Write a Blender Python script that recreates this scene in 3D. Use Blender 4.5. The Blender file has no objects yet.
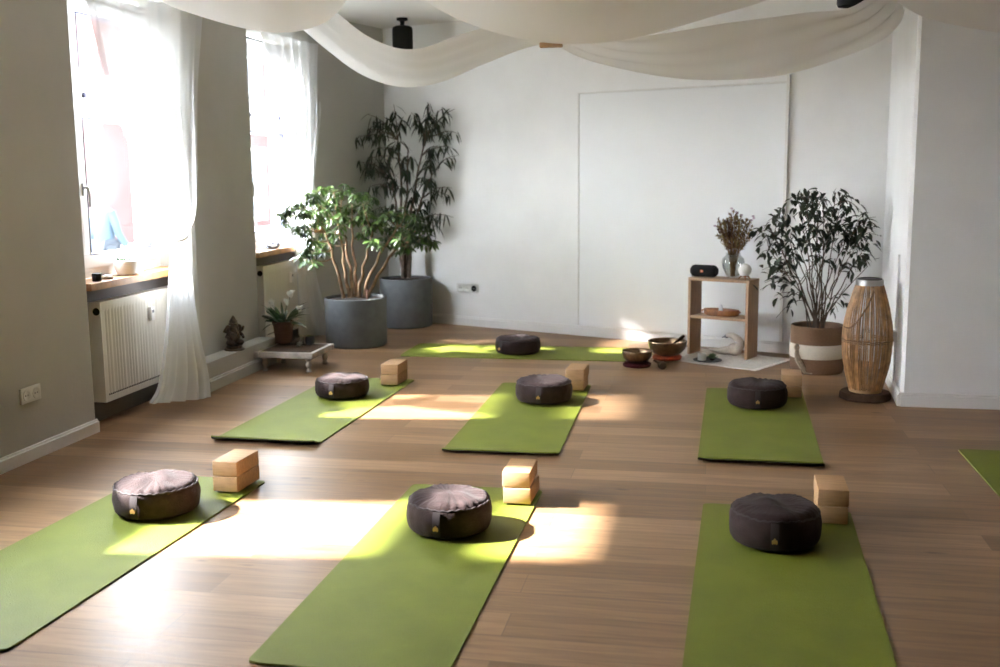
import bpy, bmesh, math, random
from mathutils import Vector, Matrix, noise

random.seed(7)
PI = math.pi
scene = bpy.context.scene
COL = scene.collection

# ------------------------------------------------------------------ camera model
F, PITCH, ROLL, CH = 1064.15, 0.151398, -0.0095205, 1.4427
CAM = Vector((0, 0, CH))
_fwd = Vector((0, math.cos(PITCH), -math.sin(PITCH)))
_r0 = Vector((1, 0, 0)); _u0 = _r0.cross(_fwd)
RGT = math.cos(ROLL) * _r0 + math.sin(ROLL) * _u0
UPV = -math.sin(ROLL) * _r0 + math.cos(ROLL) * _u0
FWD = _fwd

# frame of the window wall: s along it (away), t into the room
A0 = Vector((-2.46, 5.06, 0)); D = Vector((.1896, .98186, 0)); N = Vector((.98186, -.1896, 0))
ANG = math.atan2(N.y, N.x)
def L(s, t, z=0): return A0 + D * s + N * t + Vector((0, 0, z))
def ray(px, py): return FWD + RGT * ((px - 500) / F) - UPV * ((py - 333.5) / F)
def onfloor(px, py, z=0):
    r = ray(px, py); return CAM + r * ((z - CH) / r.z)
def atY(px, py, Y):
    r = ray(px, py); return CAM + r * (Y / r.y)
def onwall(px, py, t):
    r = ray(px, py); return CAM + r * (((A0 + N * t - CAM).dot(N)) / r.dot(N))
# back wall
C0 = Vector((-1.10, 10.52, 0)); K0 = Vector((2.84, 7.875, 0)); EB = (K0 - C0).normalized(); MB_ = Vector((EB.y, -EB.x, 0))  # into room
BANG = math.atan2(EB.y, EB.x)
def onback(px, py, off=0):
    r = ray(px, py); return CAM + r * (((C0 + MB_ * off - CAM).dot(MB_)) / r.dot(MB_))

# ------------------------------------------------------------------ materials
def new_mat(name):
    m = bpy.data.materials.new(name); m.use_nodes = True
    nt = m.node_tree; b = nt.nodes['Principled BSDF']
    return m, nt, b
def mat(name, col, rough=.6, var=.08, scale=8, bump=0, bscale=60, metal=0, sheen=0, spec=.5, stretch=None, island=0, trans=0):
    m, nt, b = new_mat(name); N_ = nt.nodes; lk = nt.links
    b.inputs['Roughness'].default_value = rough; b.inputs['Metallic'].default_value = metal
    b.inputs['Specular IOR Level'].default_value = spec
    if sheen: b.inputs['Sheen Weight'].default_value = sheen
    tc = N_.new('ShaderNodeTexCoord'); mp = N_.new('ShaderNodeMapping'); lk.new(tc.outputs['Object'], mp.inputs[0])
    if stretch: mp.inputs['Scale'].default_value = stretch
    nz = N_.new('ShaderNodeTexNoise'); nz.inputs['Scale'].default_value = scale; nz.inputs['Detail'].default_value = 4
    lk.new(mp.outputs[0], nz.inputs['Vector'])
    rp = N_.new('ShaderNodeValToRGB'); c = col
    lo = [max(0, x * (1 - var * 2)) for x in c]; hi = [min(1, x * (1 + var * 2)) for x in c]
    rp.color_ramp.elements[0].position = .3; rp.color_ramp.elements[1].position = .7
    rp.color_ramp.elements[0].color = (*lo, 1); rp.color_ramp.elements[1].color = (*hi, 1)
    lk.new(nz.outputs['Fac'], rp.inputs[0]); out = rp.outputs[0]
    if island:
        g = N_.new('ShaderNodeNewGeometry'); hs = N_.new('ShaderNodeHueSaturation')
        mr = N_.new('ShaderNodeMapRange'); mr.inputs[3].default_value = 1 - island; mr.inputs[4].default_value = 1 + island
        lk.new(g.outputs['Random Per Island'], mr.inputs[0]); lk.new(mr.outputs[0], hs.inputs['Value']); lk.new(out, hs.inputs['Color'])
        out = hs.outputs[0]
    lk.new(out, b.inputs['Base Color'])
    if bump:
        n2 = N_.new('ShaderNodeTexNoise'); n2.inputs['Scale'].default_value = bscale; n2.inputs['Detail'].default_value = 3
        lk.new(mp.outputs[0], n2.inputs['Vector'])
        bp = N_.new('ShaderNodeBump'); bp.inputs['Strength'].default_value = bump; bp.inputs['Distance'].default_value = .01
        lk.new(n2.outputs['Fac'], bp.inputs['Height']); lk.new(bp.outputs[0], b.inputs['Normal'])
    if trans:
        tl = N_.new('ShaderNodeBsdfTranslucent'); lk.new(out, tl.inputs[0]); mx = N_.new('ShaderNodeMixShader'); mx.inputs[0].default_value = trans
        o = N_['Material Output']; lk.new(b.outputs[0], mx.inputs[1]); lk.new(tl.outputs[0], mx.inputs[2]); lk.new(mx.outputs[0], o.inputs[0])
    return m
def cloth_mat(name, col, tr, tl):
    """woven sheer: some light passes straight, some is scattered through, the rest reflects"""
    m, nt, b = new_mat(name); N_ = nt.nodes; lk = nt.links; o = N_['Material Output']
    b.inputs['Base Color'].default_value = (*col, 1); b.inputs['Roughness'].default_value = .9; b.inputs['Specular IOR Level'].default_value = .1
    t = N_.new('ShaderNodeBsdfTransparent'); l = N_.new('ShaderNodeBsdfTranslucent'); l.inputs[0].default_value = (*col, 1)
    a1 = N_.new('ShaderNodeMixShader'); a1.inputs[0].default_value = tl / (1 - tr)
    lk.new(b.outputs[0], a1.inputs[1]); lk.new(l.outputs[0], a1.inputs[2])
    a2 = N_.new('ShaderNodeMixShader'); a2.inputs[0].default_value = tr
    lk.new(a1.outputs[0], a2.inputs[1]); lk.new(t.outputs[0], a2.inputs[2]); lk.new(a2.outputs[0], o.inputs[0])
    return m
def glass_mat(name, tint=(1, 1, 1), refl=.08):
    m, nt, b = new_mat(name); N_ = nt.nodes; lk = nt.links; o = N_['Material Output']
    t = N_.new('ShaderNodeBsdfTransparent'); t.inputs[0].default_value = (*tint, 1)
    g = N_.new('ShaderNodeBsdfGlossy'); g.inputs['Roughness'].default_value = .03
    lw = N_.new('ShaderNodeLayerWeight'); lw.inputs[0].default_value = .25
    mr = N_.new('ShaderNodeMapRange'); mr.inputs[3].default_value = refl * .4; mr.inputs[4].default_value = min(1, refl * 6)
    lk.new(lw.outputs['Facing'], mr.inputs[0])
    mx = N_.new('ShaderNodeMixShader'); lk.new(mr.outputs[0], mx.inputs[0]); lk.new(t.outputs[0], mx.inputs[1]); lk.new(g.outputs[0], mx.inputs[2])
    lk.new(mx.outputs[0], o.inputs[0]); return m
def floor_mat():
    m, nt, b = new_mat('oak_planks'); N_ = nt.nodes; lk = nt.links
    tc = N_.new('ShaderNodeTexCoord')
    br = N_.new('ShaderNodeTexBrick'); br.offset = .37; br.offset_frequency = 2; br.squash = 1
    br.inputs['Scale'].default_value = 1; br.inputs['Brick Width'].default_value = 1.7; br.inputs['Row Height'].default_value = .175
    br.inputs['Mortar Size'].default_value = .0022; br.inputs['Mortar Smooth'].default_value = .3; br.inputs['Bias'].default_value = 0
    br.inputs['Color1'].default_value = (0, 0, 0, 1); br.inputs['Color2'].default_value = (1, 1, 1, 1); br.inputs['Mortar'].default_value = (.5, .5, .5, 1)
    lk.new(tc.outputs['Object'], br.inputs['Vector'])
    rp = N_.new('ShaderNodeValToRGB'); e = rp.color_ramp.elements
    e[0].color = FLOOR_A; e[1].color = FLOOR_B
    lk.new(br.outputs['Color'], rp.inputs[0])
    mp = N_.new('ShaderNodeMapping'); mp.inputs['Scale'].default_value = (1.3, 16, 1); lk.new(tc.outputs['Object'], mp.inputs[0])
    nz = N_.new('ShaderNodeTexNoise'); nz.inputs['Scale'].default_value = 1.6; nz.inputs['Detail'].default_value = 7; nz.inputs['Distortion'].default_value = 1.2
    lk.new(mp.outputs[0], nz.inputs['Vector'])
    gr = N_.new('ShaderNodeValToRGB'); gr.color_ramp.elements[0].position = .3; gr.color_ramp.elements[0].color = (.54, .49, .45, 1)
    gr.color_ramp.elements[1].position = .62; gr.color_ramp.elements[1].color = (1.05, 1.05, 1.05, 1)
    lk.new(nz.outputs['Fac'], gr.inputs[0])
    mx = N_.new('ShaderNodeMixRGB'); mx.blend_type = 'MULTIPLY'; mx.inputs[0].default_value = .8
    lk.new(rp.outputs[0], mx.inputs[1]); lk.new(gr.outputs[0], mx.inputs[2])
    # knots
    mk = N_.new('ShaderNodeMapping'); mk.inputs['Scale'].default_value = (1.0, 2.6, 1); lk.new(tc.outputs['Object'], mk.inputs[0])
    vo = N_.new('ShaderNodeTexVoronoi'); vo.inputs['Scale'].default_value = 1.9; vo.inputs['Randomness'].default_value = 1
    n3 = N_.new('ShaderNodeTexNoise'); n3.inputs['Scale'].default_value = 9; lk.new(tc.outputs['Object'], n3.inputs['Vector'])
    lk.new(mk.outputs[0], vo.inputs['Vector'])
    ad = N_.new('ShaderNodeMath'); ad.operation = 'MULTIPLY_ADD'; ad.inputs[1].default_value = .16; lk.new(n3.outputs['Fac'], ad.inputs[0]); lk.new(vo.outputs['Distance'], ad.inputs[2])
    kr = N_.new('ShaderNodeValToRGB'); kr.color_ramp.elements[0].position = .11; kr.color_ramp.elements[0].color = (.3, .25, .22, 1)
    kr.color_ramp.elements[1].position = .17; kr.color_ramp.elements[1].color = (1, 1, 1, 1); lk.new(ad.outputs[0], kr.inputs[0])
    m2 = N_.new('ShaderNodeMixRGB'); m2.blend_type = 'MULTIPLY'; m2.inputs[0].default_value = .8
    lk.new(mx.outputs[0], m2.inputs[1]); lk.new(kr.outputs[0], m2.inputs[2])
    # joints
    m3 = N_.new('ShaderNodeMixRGB'); m3.inputs[2].default_value = (.1, .065, .04, 1)
    sc = N_.new('ShaderNodeMath'); sc.operation = 'MULTIPLY'; sc.inputs[1].default_value = .55; lk.new(br.outputs['Fac'], sc.inputs[0])
    lk.new(sc.outputs[0], m3.inputs[0]); lk.new(m2.outputs[0], m3.inputs[1]); lk.new(m3.outputs[0], b.inputs['Base Color'])
    rr = N_.new('ShaderNodeMapRange'); rr.inputs[3].default_value = .29; rr.inputs[4].default_value = .43; lk.new(nz.outputs['Fac'], rr.inputs[0]); lk.new(rr.outputs[0], b.inputs['Roughness'])
    bp = N_.new('ShaderNodeBump'); bp.inputs['Strength'].default_value = .12; bp.inputs['Distance'].default_value = .004
    lk.new(nz.outputs['Fac'], bp.inputs['Height']); lk.new(bp.outputs[0], b.inputs['Normal'])
    return m

FLOOR_A = (.195, .108, .05, 1); FLOOR_B = (.365, .222, .118, 1)
M = {}
M['wall'] = mat('plaster_white', (.82, .825, .825), .9, .015, 3, .12, 40)
M['wallshade'] = mat('plaster_shaded', (.46, .46, .43), .9, .015, 3, .12, 40)  # white plaster toned down; the window wall's shade is put into its colour
M['niche'] = mat('niche_dark', (.16, .15, .145), .9, .04, 5)  # dark grey-brown, for the parapet faces and radiator dimples
M['walldark'] = mat('plaster_unseen_dark', (.20, .18, .155), .9, .03, 3, .1, 40)  # for the unseen walls; dark tone added to cut their bounce light
M['ceiling'] = mat('ceiling_white', (.76, .755, .74), .9, .01, 3)
M['trim'] = mat('painted_trim', (.74, .735, .72), .5, .01)
M['panel'] = mat('panel_white', (.81, .825, .84), .6, .006, 2)
M['floor'] = floor_mat()
M['pvc'] = mat('window_pvc', (.82, .83, .85), .35, .005)
M['gasket'] = mat('window_gasket', (.05, .05, .09), .6, .02)
M['glass'] = glass_mat('pane_glass', refl=.012)
M['clear'] = glass_mat('clear_glass', (.93, .95, .94), .13)
M['sheer'] = cloth_mat('sheer_curtain', (.86, .88, .90), .28, .05)
M['drape'] = cloth_mat('ceiling_gauze', (.93, .925, .91), .16, .42)
M['mat'] = mat('mat_green', (.148, .172, .0125), .6, .05, 5, .25, 180)
M['matbase'] = mat('mat_underside', (.045, .05, .022), .9, .05)
M['cushion'] = mat('cushion_cloth', (.029, .0165, .0158), .75, .12, 25, .3, 130, sheen=.05, spec=.15)
M['seam'] = mat('cushion_seam', (.035, .024, .025), .8, .1)
M['gold'] = mat('gold_tag', (.55, .34, .10), .5, .08)
M['block'] = mat('block_wood', (.46, .28, .14), .6, .06, 12, .1, 90, stretch=(1, 6, 6))
M['sillwood'] = mat('sill_wood', (.42, .22, .09), .4, .15, 6, .1, 40, stretch=(8, 1, 1))
M['shelfwood'] = mat('shelf_oak', (.40, .25, .145), .5, .08, 7, .1, 60, stretch=(6, 6, 1))
M['darkwood'] = mat('bark_slice', (.055, .032, .02), .95, .2, 20, .5, 40, spec=.1)
M['traywood'] = mat('tray_wood', (.25, .10, .03), .4, .25, 18)
M['radiator'] = mat('radiator_enamel', (.72, .70, .64), .35, .008)
M['black'] = mat('black_plastic', (.009, .009, .010), .6, .05, spec=.2)
M['blackcloth'] = mat('black_mesh', (.006, .006, .007), .8, .1, 90, .3, 300, spec=.2)
M['white'] = mat('white_ceramic', (.80, .79, .77), .3, .01)
M['socket'] = mat('socket_plastic', (.68, .68, .66), .35, .005)
M['sockhole'] = mat('socket_recess', (.32, .32, .32), .5, .02)
M['potgrey'] = mat('fibrestone_grey', (.115, .123, .13), .6, .06, 14, .15, 70)
M['soil'] = mat('potting_soil', (.03, .02, .014), .95, .3, 40, .8, 60)
M['terracotta'] = mat('clay_brown', (.13, .062, .045), .7, .1)
M['bark'] = mat('pale_bark', (.24, .15, .085), .8, .2, 30, .4, 60)
M['barkdark'] = mat('dark_bark', (.085, .058, .042), .85, .2, 30, .4, 60)
M['leafbright'] = mat('schefflera_leaf', (.06, .105, .028), .3, .3, 14, island=.75, trans=.3)
M['leafdark'] = mat('alii_leaf', (.015, .026, .010), .4, .2, 10, island=.4, trans=.15)
M['leafficus'] = mat('ficus_leaf', (.016, .026, .013), .4, .2, 10, island=.4, trans=.12)
M['leaflily'] = mat('lily_leaf', (.030, .065, .022), .35, .2, 10, island=.3, trans=.15)
M['flowerwhite'] = mat('white_petal', (.85, .85, .80), .6, .02, trans=.3)
M['jute'] = mat('jute_brown', (.17, .095, .05), .85, .12, 60, .6, 160, stretch=(1, 1, 8))
M['cream'] = mat('cotton_cream', (.66, .60, .50), .9, .05, 60, .5, 160, stretch=(1, 1, 8))
M['tasselcord'] = mat('tassel_cord', (.36, .29, .21), .9, .15, 60)
M['bamboo'] = mat('bamboo_strip', (.38, .20, .075), .5, .2, 20, island=.35)
M['zinc'] = mat('zinc_band', (.42, .42, .42), .35, .1, metal=.9)
M['brass'] = mat('hammered_bronze', (.24, .17, .105), .32, .15, 25, .25, 60, metal=1)
M['wine'] = mat('wine_velvet', (.05, .008, .012), .9, .1, spec=.1)
M['orange'] = mat('orange_silk', (.34, .06, .015), .6, .25, 16)
M['rug'] = mat('rug_cotton', (.70, .66, .61), .95, .06, 40, .6, 120)
M['statue'] = mat('bronze_dark', (.06, .042, .028), .35, .4, 40, .3, 60, metal=.5)
M['driftwood'] = mat('driftwood', (.50, .43, .36), .7, .15, 14)
M['stone'] = mat('stone_grey', (.13, .13, .14), .6, .2, 14, .3, 30)
M['slate'] = mat('slate_dark', (.022, .022, .024), .4, .1)
M['succulent'] = mat('succulent_green', (.13, .20, .10), .5, .15, island=.3)
M['crystal'] = mat('quartz', (.80, .82, .85), .15, .02)
M['tablewhite'] = mat('distressed_white', (.42, .38, .33), .6, .15, 10, .2, 40)
M['tabletop'] = mat('table_top_brown', (.06, .036, .022), .9, .15, 12, spec=.1, stretch=(8, 1, 1))
M['paledry'] = mat('dried_straw', (.20, .115, .05), .9, .2, island=.4)
M['dryred'] = mat('dried_rust', (.09, .04, .02), .9, .2, island=.4)
M['drygreen'] = mat('dried_olive', (.19, .14, .05), .9, .2, island=.4)
M['drylilac'] = mat('dried_lilac', (.45, .36, .42), .9, .2, island=.3)
M['pink'] = mat('facade_pink', (.09, .042, .04), .9, .03, 2)
M['facadewhite'] = mat('facade_white', (.80, .79, .76), .9, .02, 2)
M['street'] = mat('street_paving', (.52, .51, .49), .9, .08, 3)
M['roof'] = mat('roof_tile', (.30, .12, .08), .8, .1)
M['shutter'] = mat('window_dark', (.10, .11, .13), .2, .1)
M['skin'] = mat('skin', (.22, .14, .10), .6, .03)
M['jacket'] = mat('denim_blue', (.018, .036, .055), .8, .06)
M['shirt'] = mat('white_shirt', (.25, .25, .24), .8, .02)
M['trousers'] = mat('grey_trousers', (.025, .032, .043), .8, .05)
M['hair'] = mat('grey_hair', (.02, .018, .018), .7, .1)
M['logo'] = mat('badge_orange', (.85, .25, .10), .4, .02)
M['rope'] = mat('rope_brown', (.20, .11, .05), .9, .15)
M['wax'] = mat('candle_wax', (.78, .74, .66), .5, .02)

# ------------------------------------------------------------------ mesh helpers
def obj(name, bm, m, parent=None, smooth=True, loc=(0, 0, 0), rotz=0, angle=40):
    me = bpy.data.meshes.new(name); bmesh.ops.recalc_face_normals(bm, faces=bm.faces) if len(bm.faces) < 60000 else None
    bm.to_mesh(me); bm.free()
    for x in (m if isinstance(m, (list, tuple)) else [m]): me.materials.append(x if not isinstance(x, str) else M[x])
    if smooth:
        me.polygons.foreach_set('use_smooth', [True] * len(me.polygons))
        if hasattr(me, 'set_sharp_from_angle'): me.set_sharp_from_angle(angle=math.radians(angle))
    o = bpy.data.objects.new(name, me); COL.objects.link(o); o.location = loc; o.rotation_euler = (0, 0, rotz)
    if parent: o.parent = parent
    return o
def tag(o, label, cat, group=None):
    o['label'] = label; o['category'] = cat
    if group: o['group'] = group
    return o
def thing(name, label, cat, loc=(0, 0, 0), rotz=0, group=None):
    o = bpy.data.objects.new(name, None); COL.objects.link(o); o.empty_display_size = .05
    o.location = loc; o.rotation_euler = (0, 0, rotz); return tag(o, label, cat, group)
def struct(name, bm, m, parent=None, smooth=False, **k):
    o = obj(name, bm, m, parent, smooth, **k)
    if not parent: o['kind'] = 'structure'
    return o
def dup(root, loc, rotz, label, group=None):
    r = root.copy(); COL.objects.link(r); r.location = loc; r.rotation_euler = (0, 0, rotz); r['label'] = label
    if group: r['group'] = group
    for ch in [o for o in COL.objects if o.parent == root]:
        c = ch.copy(); COL.objects.link(c); c.parent = r
        for g in [o for o in COL.objects if o.parent == ch]:
            e = g.copy(); COL.objects.link(e); e.parent = c
    return r
def BM(): return bmesh.new()
def box(bm, c, s, rz=0, bev=0, mi=0, seg=2):
    r = bmesh.ops.create_cube(bm, size=1); vs = r['verts']
    mt = Matrix.Translation(c) @ Matrix.Rotation(rz, 4, 'Z') @ Matrix.Diagonal((*s, 1))
    bmesh.ops.transform(bm, matrix=mt, verts=vs)
    fs = {f for v in vs for f in v.link_faces}
    for f in fs: f.material_index = mi
    if bev:
        es = {e for v in vs for e in v.link_edges}
        rb = bmesh.ops.bevel(bm, geom=list(es), offset=bev, segments=seg, affect='EDGES', profile=.6)
        for f in rb['faces']: f.material_index = mi
    return vs
def prism(bm, poly, z0, z1, mi=0):
    a = [bm.verts.new((p[0], p[1], z0)) for p in poly]; b = [bm.verts.new((p[0], p[1], z1)) for p in poly]
    n = len(poly); fs = [bm.faces.new(a[::-1]), bm.faces.new(b)]
    for i in range(n): fs.append(bm.faces.new((a[i], a[(i + 1) % n], b[(i + 1) % n], b[i])))
    for f in fs: f.material_index = mi
def lathe(bm, prof, seg=32, c=(0, 0, 0), mi=0, cap0=True, cap1=True, fn=None, axis=None):
    c = Vector(c); rings = []
    for (r, z) in prof:
        ring = []
        for i in range(seg):
            a = 2 * PI * i / seg; p = Vector((r * math.cos(a), r * math.sin(a), z))
            if fn: p = fn(p, a, r, z)
            if axis: p = axis @ p
            ring.append(bm.verts.new(c + p))
        rings.append(ring)
    for a, b in zip(rings, rings[1:]):
        for i in range(seg):
            f = bm.faces.new((a[i], a[(i + 1) % seg], b[(i + 1) % seg], b[i])); f.material_index = mi
    if cap0: bm.faces.new(rings[0][::-1]).material_index = mi
    if cap1: bm.faces.new(rings[-1]).material_index = mi
def tube(bm, pts, r, seg=6, mi=0, closed=False):
    pts = [Vector(p) for p in pts]; n = len(pts); rs = r if isinstance(r, (list, tuple)) else [r] * n
    if len(rs) == 2 and n != 2: rs = [rs[0] + (rs[1] - rs[0]) * i / (n - 1) for i in range(n)]
    rings = []; up = None
    for i, p in enumerate(pts):
        t = (pts[(i + 1) % n] - pts[i - 1]) if closed else (pts[min(i + 1, n - 1)] - pts[max(i - 1, 0)])
        if t.length < 1e-9: t = Vector((0, 0, 1))
        t.normalize()
        if up is None: up = t.orthogonal().normalized()
        up = (up - t * up.dot(t));
        if up.length < 1e-6: up = t.orthogonal()
        up.normalize(); w = t.cross(up)
        rings.append([bm.verts.new(p + (up * math.cos(2 * PI * k / seg) + w * math.sin(2 * PI * k / seg)) * rs[i]) for k in range(seg)])
    pr = list(zip(rings, rings[1:])) + ([(rings[-1], rings[0])] if closed else [])
    for a, b in pr:
        for k in range(seg): bm.faces.new((a[k], a[(k + 1) % seg], b[(k + 1) % seg], b[k])).material_index = mi
    if not closed: bm.faces.new(rings[0][::-1]).material_index = mi; bm.faces.new(rings[-1]).material_index = mi
def cat(pts, m=6):
    """Catmull-Rom through points (tuples of any length)"""
    P = [tuple(map(float, p)) for p in pts]; P = [tuple(2 * a - b for a, b in zip(P[0], P[1]))] + P + [tuple(2 * a - b for a, b in zip(P[-1], P[-2]))]
    out = []
    for i in range(1, len(P) - 2):
        for k in range(m):
            t = k / m; p0, p1, p2, p3 = P[i - 1:i + 3]
            out.append(tuple(.5 * (2 * b + (c - a) * t + (2 * a - 5 * b + 4 * c - d) * t * t + (3 * b - a - 3 * c + d) * t ** 3) for a, b, c, d in zip(p0, p1, p2, p3)))
    out.append(P[-2]); return out
def sheet(bm, grid, mi=0):
    vs = [[bm.verts.new(p) for p in row] for row in grid]
    for a, b in zip(vs, vs[1:]):
        for i in range(len(a) - 1): bm.faces.new((a[i], a[i + 1], b[i + 1], b[i])).material_index = mi
def thick(bm, grid, t):
    """closed thin solid from a grid, offset along its normals"""
    R, Cn = len(grid), len(grid[0]); g2 = []
    for i in range(R):
        row = []
        for j in range(Cn):
            du = Vector(grid[min(i + 1, R - 1)][j]) - Vector(grid[max(i - 1, 0)][j]); dv = Vector(grid[i][min(j + 1, Cn - 1)]) - Vector(grid[i][max(j - 1, 0)])
            nn = du.cross(dv); nn = nn.normalized() if nn.length > 1e-9 else Vector((0, 0, 1)); row.append(Vector(grid[i][j]) + nn * t)
        g2.append(row)
    a = [[bm.verts.new(p) for p in r] for r in grid]; b = [[bm.verts.new(p) for p in r] for r in g2]
    for i in range(R - 1):
        for j in range(Cn - 1):
            bm.faces.new((a[i][j], a[i][j + 1], a[i + 1][j + 1], a[i + 1][j])); bm.faces.new((b[i][j], b[i + 1][j], b[i + 1][j + 1], b[i][j + 1]))
    for j in range(Cn - 1):
        bm.faces.new((a[0][j], b[0][j], b[0][j + 1], a[0][j + 1])); bm.faces.new((a[R - 1][j], a[R - 1][j + 1], b[R - 1][j + 1], b[R - 1][j]))
    for i in range(R - 1):
        bm.faces.new((a[i][0], a[i + 1][0], b[i + 1][0], b[i][0])); bm.faces.new((a[i][Cn - 1], b[i][Cn - 1], b[i + 1][Cn - 1], a[i + 1][Cn - 1]))
def leaf(bm, base, d, ln, w, droop=.4, fold=.25, n=4, peak=.45):
    d = Vector(d).normalized(); base = Vector(base)
    side = d.cross(Vector((0, 0, 1)))
    if side.length < .05: side = Vector((random.uniform(-1, 1), random.uniform(-1, 1), 0))
    side.normalize(); tw = random.uniform(-.7, .7); up = side.cross(d).normalized()
    side = (side * math.cos(tw) + up * math.sin(tw)); up = side.cross(d).normalized()
    prev = None; p = base.copy(); cd = d.copy()
    for i in range(n + 1):
        f = i / n; ww = w * .5 * (math.sin(PI * min(1, f ** (.8 if peak < .5 else 1.1))) ** .85 if 0 < f < 1 else .03)
        l = p + side * ww + up * ww * fold; r = p - side * ww + up * ww * fold
        cur = (bm.verts.new(l), bm.verts.new(p), bm.verts.new(r))
        if prev:
            bm.faces.new((prev[0], prev[1], cur[1], cur[0])); bm.faces.new((prev[1], prev[2], cur[2], cur[1]))
        prev = cur; cd = (cd + Vector((0, 0, -droop / n))).normalized(); p = p + cd * (ln / n)
def blob(bm, c, s, sub=3, amp=.15, freq=2.0, seed=0, mi=0):
    r = bmesh.ops.create_icosphere(bm, subdivisions=sub, radius=1)
    for v in r['verts']:
        k = 1 + amp * noise.noise(v.co * freq + Vector((seed, seed * 2, 0))); v.co = Vector((v.co.x * s[0] * k + c[0], v.co.y * s[1] * k + c[1], v.co.z * s[2] * k + c[2]))
    for f in {f for v in r['verts'] for f in v.link_faces}: f.material_index = mi
def clamp(bm, o, planes):
    """keep every leaf and twig on the room side of the given planes (point, inward normal)"""
    for v in bm.verts:
        for p, n in planes:
            k = (v.co + o.location - p).dot(n)
            if k < 0: v.co += n * (-k + .002 + .004 * random.random())
def rnd(a, b): return random.uniform(a, b)

# ------------------------------------------------------------------ room shell
CEIL = 2.80; SN = -7.2; TR = 6.9
NL_, NR_ = -.66, .83
def nr_(w): return .62           # niche edges about each glass centre
WIN = [1.53 + 2.3 * k for k in (-1, 0, 1)]
TG = -.18
def W2(s, t): p = L(s, t); return (p.x, p.y)
bm = BM()
prev = None
def pier(s0, s1, left_splay, right_splay):
    # plan polygon of a pier from s0 to s1 with chamfered room corners and splayed reveals
    c = .025; pts = []; ls_ = s0 - .13
    if left_splay: pts += [(ls_ - .0, -.36), (ls_, TG), (s0 - .02, -.035), (s0 - .005, -.012), (s0 + c, 0)]
    else: pts += [(s0, -.36), (s0, 0)]
    if right_splay: pts += [(s1 - c, 0), (s1 - .003, -.012), (s1 + .01, -.035), (s1 + .17, TG), (s1 + .17, -.36)]
    else: pts += [(s1, 0), (s1, -.36)]
    prism(bm, [W2(*p) for p in pts], -.05, CEIL)
edges = [SN] + [x for w in WIN for x in (w + NL_, w + nr_(w))]
pier(SN, WIN[0] + NL_, False, True)
for a, b in zip(WIN, WIN[1:]): pier(a + nr_(a), b + NL_, True, True)
e0 = WIN[-1] + nr_(WIN[-1])
pts = [W2(e0 - .13, -.36), W2(e0 - .13, TG), W2(e0 - .02, -.035), W2(e0 - .005, -.012), W2(e0 + .025, 0), (C0.x, C0.y), (C0.x - .4, C0.y + .4)]
prism(bm, pts, -.05, CEIL)
for w in WIN:
    o = [(w + NL_ + .01, -.01), (w + nr_(w) - .01, -.01), (w + .49, TG), (w + .49, -.36), (w - .49, -.36), (w - .49, TG)]
    prism(bm, [W2(*p) for p in o], 2.53, CEIL)                                    # lintel
    o = [(w + NL_ + .12, -.13), (w + .52, -.13), (w + .49, TG), (w + .49, -.36), (w - .49, -.36), (w - .49, TG)]
    prism(bm, [W2(*p) for p in o], -.05, .80)                                     # parapet
struct('wall_left', bm, 'wallshade')
bm = BM()
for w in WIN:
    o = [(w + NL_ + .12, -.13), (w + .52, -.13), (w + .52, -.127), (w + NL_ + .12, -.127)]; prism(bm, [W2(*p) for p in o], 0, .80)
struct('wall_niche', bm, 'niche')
bm = BM(); o2 = -MB_ * .2
prism(bm, [(C0.x, C0.y), (K0.x, K0.y), (K0.x + o2.x, K0.y + o2.y), (C0.x + o2.x, C0.y + o2.y)], -.05, CEIL); struct('wall_back', bm, 'wall')
K2 = Vector((2.44, 6.36, 0)); Q = K2 + N * (TR - (K2 - A0).dot(N))
bm = BM()
prism(bm, [(p.x, p.y) for p in (K0, K2 + D * .02, K2 + N * .02, Q, Q + D * .3, K2 + N * .3 + D * .3, K0 + N * .3)], -.05, CEIL); struct('wall_pier', bm, 'wall')
sQ = (Q - A0).dot(D)
bm = BM(); prism(bm, [W2(SN, TR), W2(sQ, TR), W2(sQ, TR + .2), W2(SN, TR + .2)], -.05, CEIL); struct('wall_right', bm, 'walldark')
bm = BM(); prism(bm, [W2(SN, -.36), W2(SN, TR + .2), W2(SN - .2, TR + .2), W2(SN - .2, -.36)], -.05, CEIL); struct('wall_near', bm, 'walldark')
def slab(name, z0, z1, m):
    bm = BM(); box(bm, ((TR - .15) / 2, (SN + 6.2) / 2, (z0 + z1) / 2), (TR + .55, 6.6 - SN, z1 - z0)); return struct(name, bm, m, loc=A0, rotz=ANG)
slab('floor', -.12, 0, 'floor'); slab('ceiling', CEIL, CEIL + .12, 'ceiling')

def board(bm, a, b, nrm, h, th):
    a = Vector(a); b = Vector(b); nrm = Vector(nrm)
    prof = [(0, 0), (th, 0), (th, h * .80), (th * .55, h * .86), (th * .55, h * .95), (th * .2, h), (0, h)]
    va = [bm.verts.new(a + nrm * x + Vector((0, 0, z))) for x, z in prof]; vb = [bm.verts.new(b + nrm * x + Vector((0, 0, z))) for x, z in prof]
    k = len(prof); bm.faces.new(va); bm.faces.new(vb[::-1])
    for i in range(k): bm.faces.new((va[i], vb[i], vb[(i + 1) % k], va[(i + 1) % k]))
bm = BM()
for a, b in [(SN, WIN[0] + NL_)] + [(x + nr_(x), y + NL_) for x, y in zip(WIN, WIN[1:])]: board(bm, L(a + .01, 0), L(b - .01, 0), N, .075, .018)
nv = Vector((C0.y - L(e0, 0).y, -(C0.x - L(e0, 0).x), 0)).normalized()
board(bm, L(e0 + .03, 0), C0, nv, .075, .018); struct('baseboard_left', bm, 'trim')
bm = BM(); board(bm, C0 + EB * .02, K0 - EB * .02, MB_, .085, .016); struct('baseboard_back', bm, 'trim')
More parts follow.
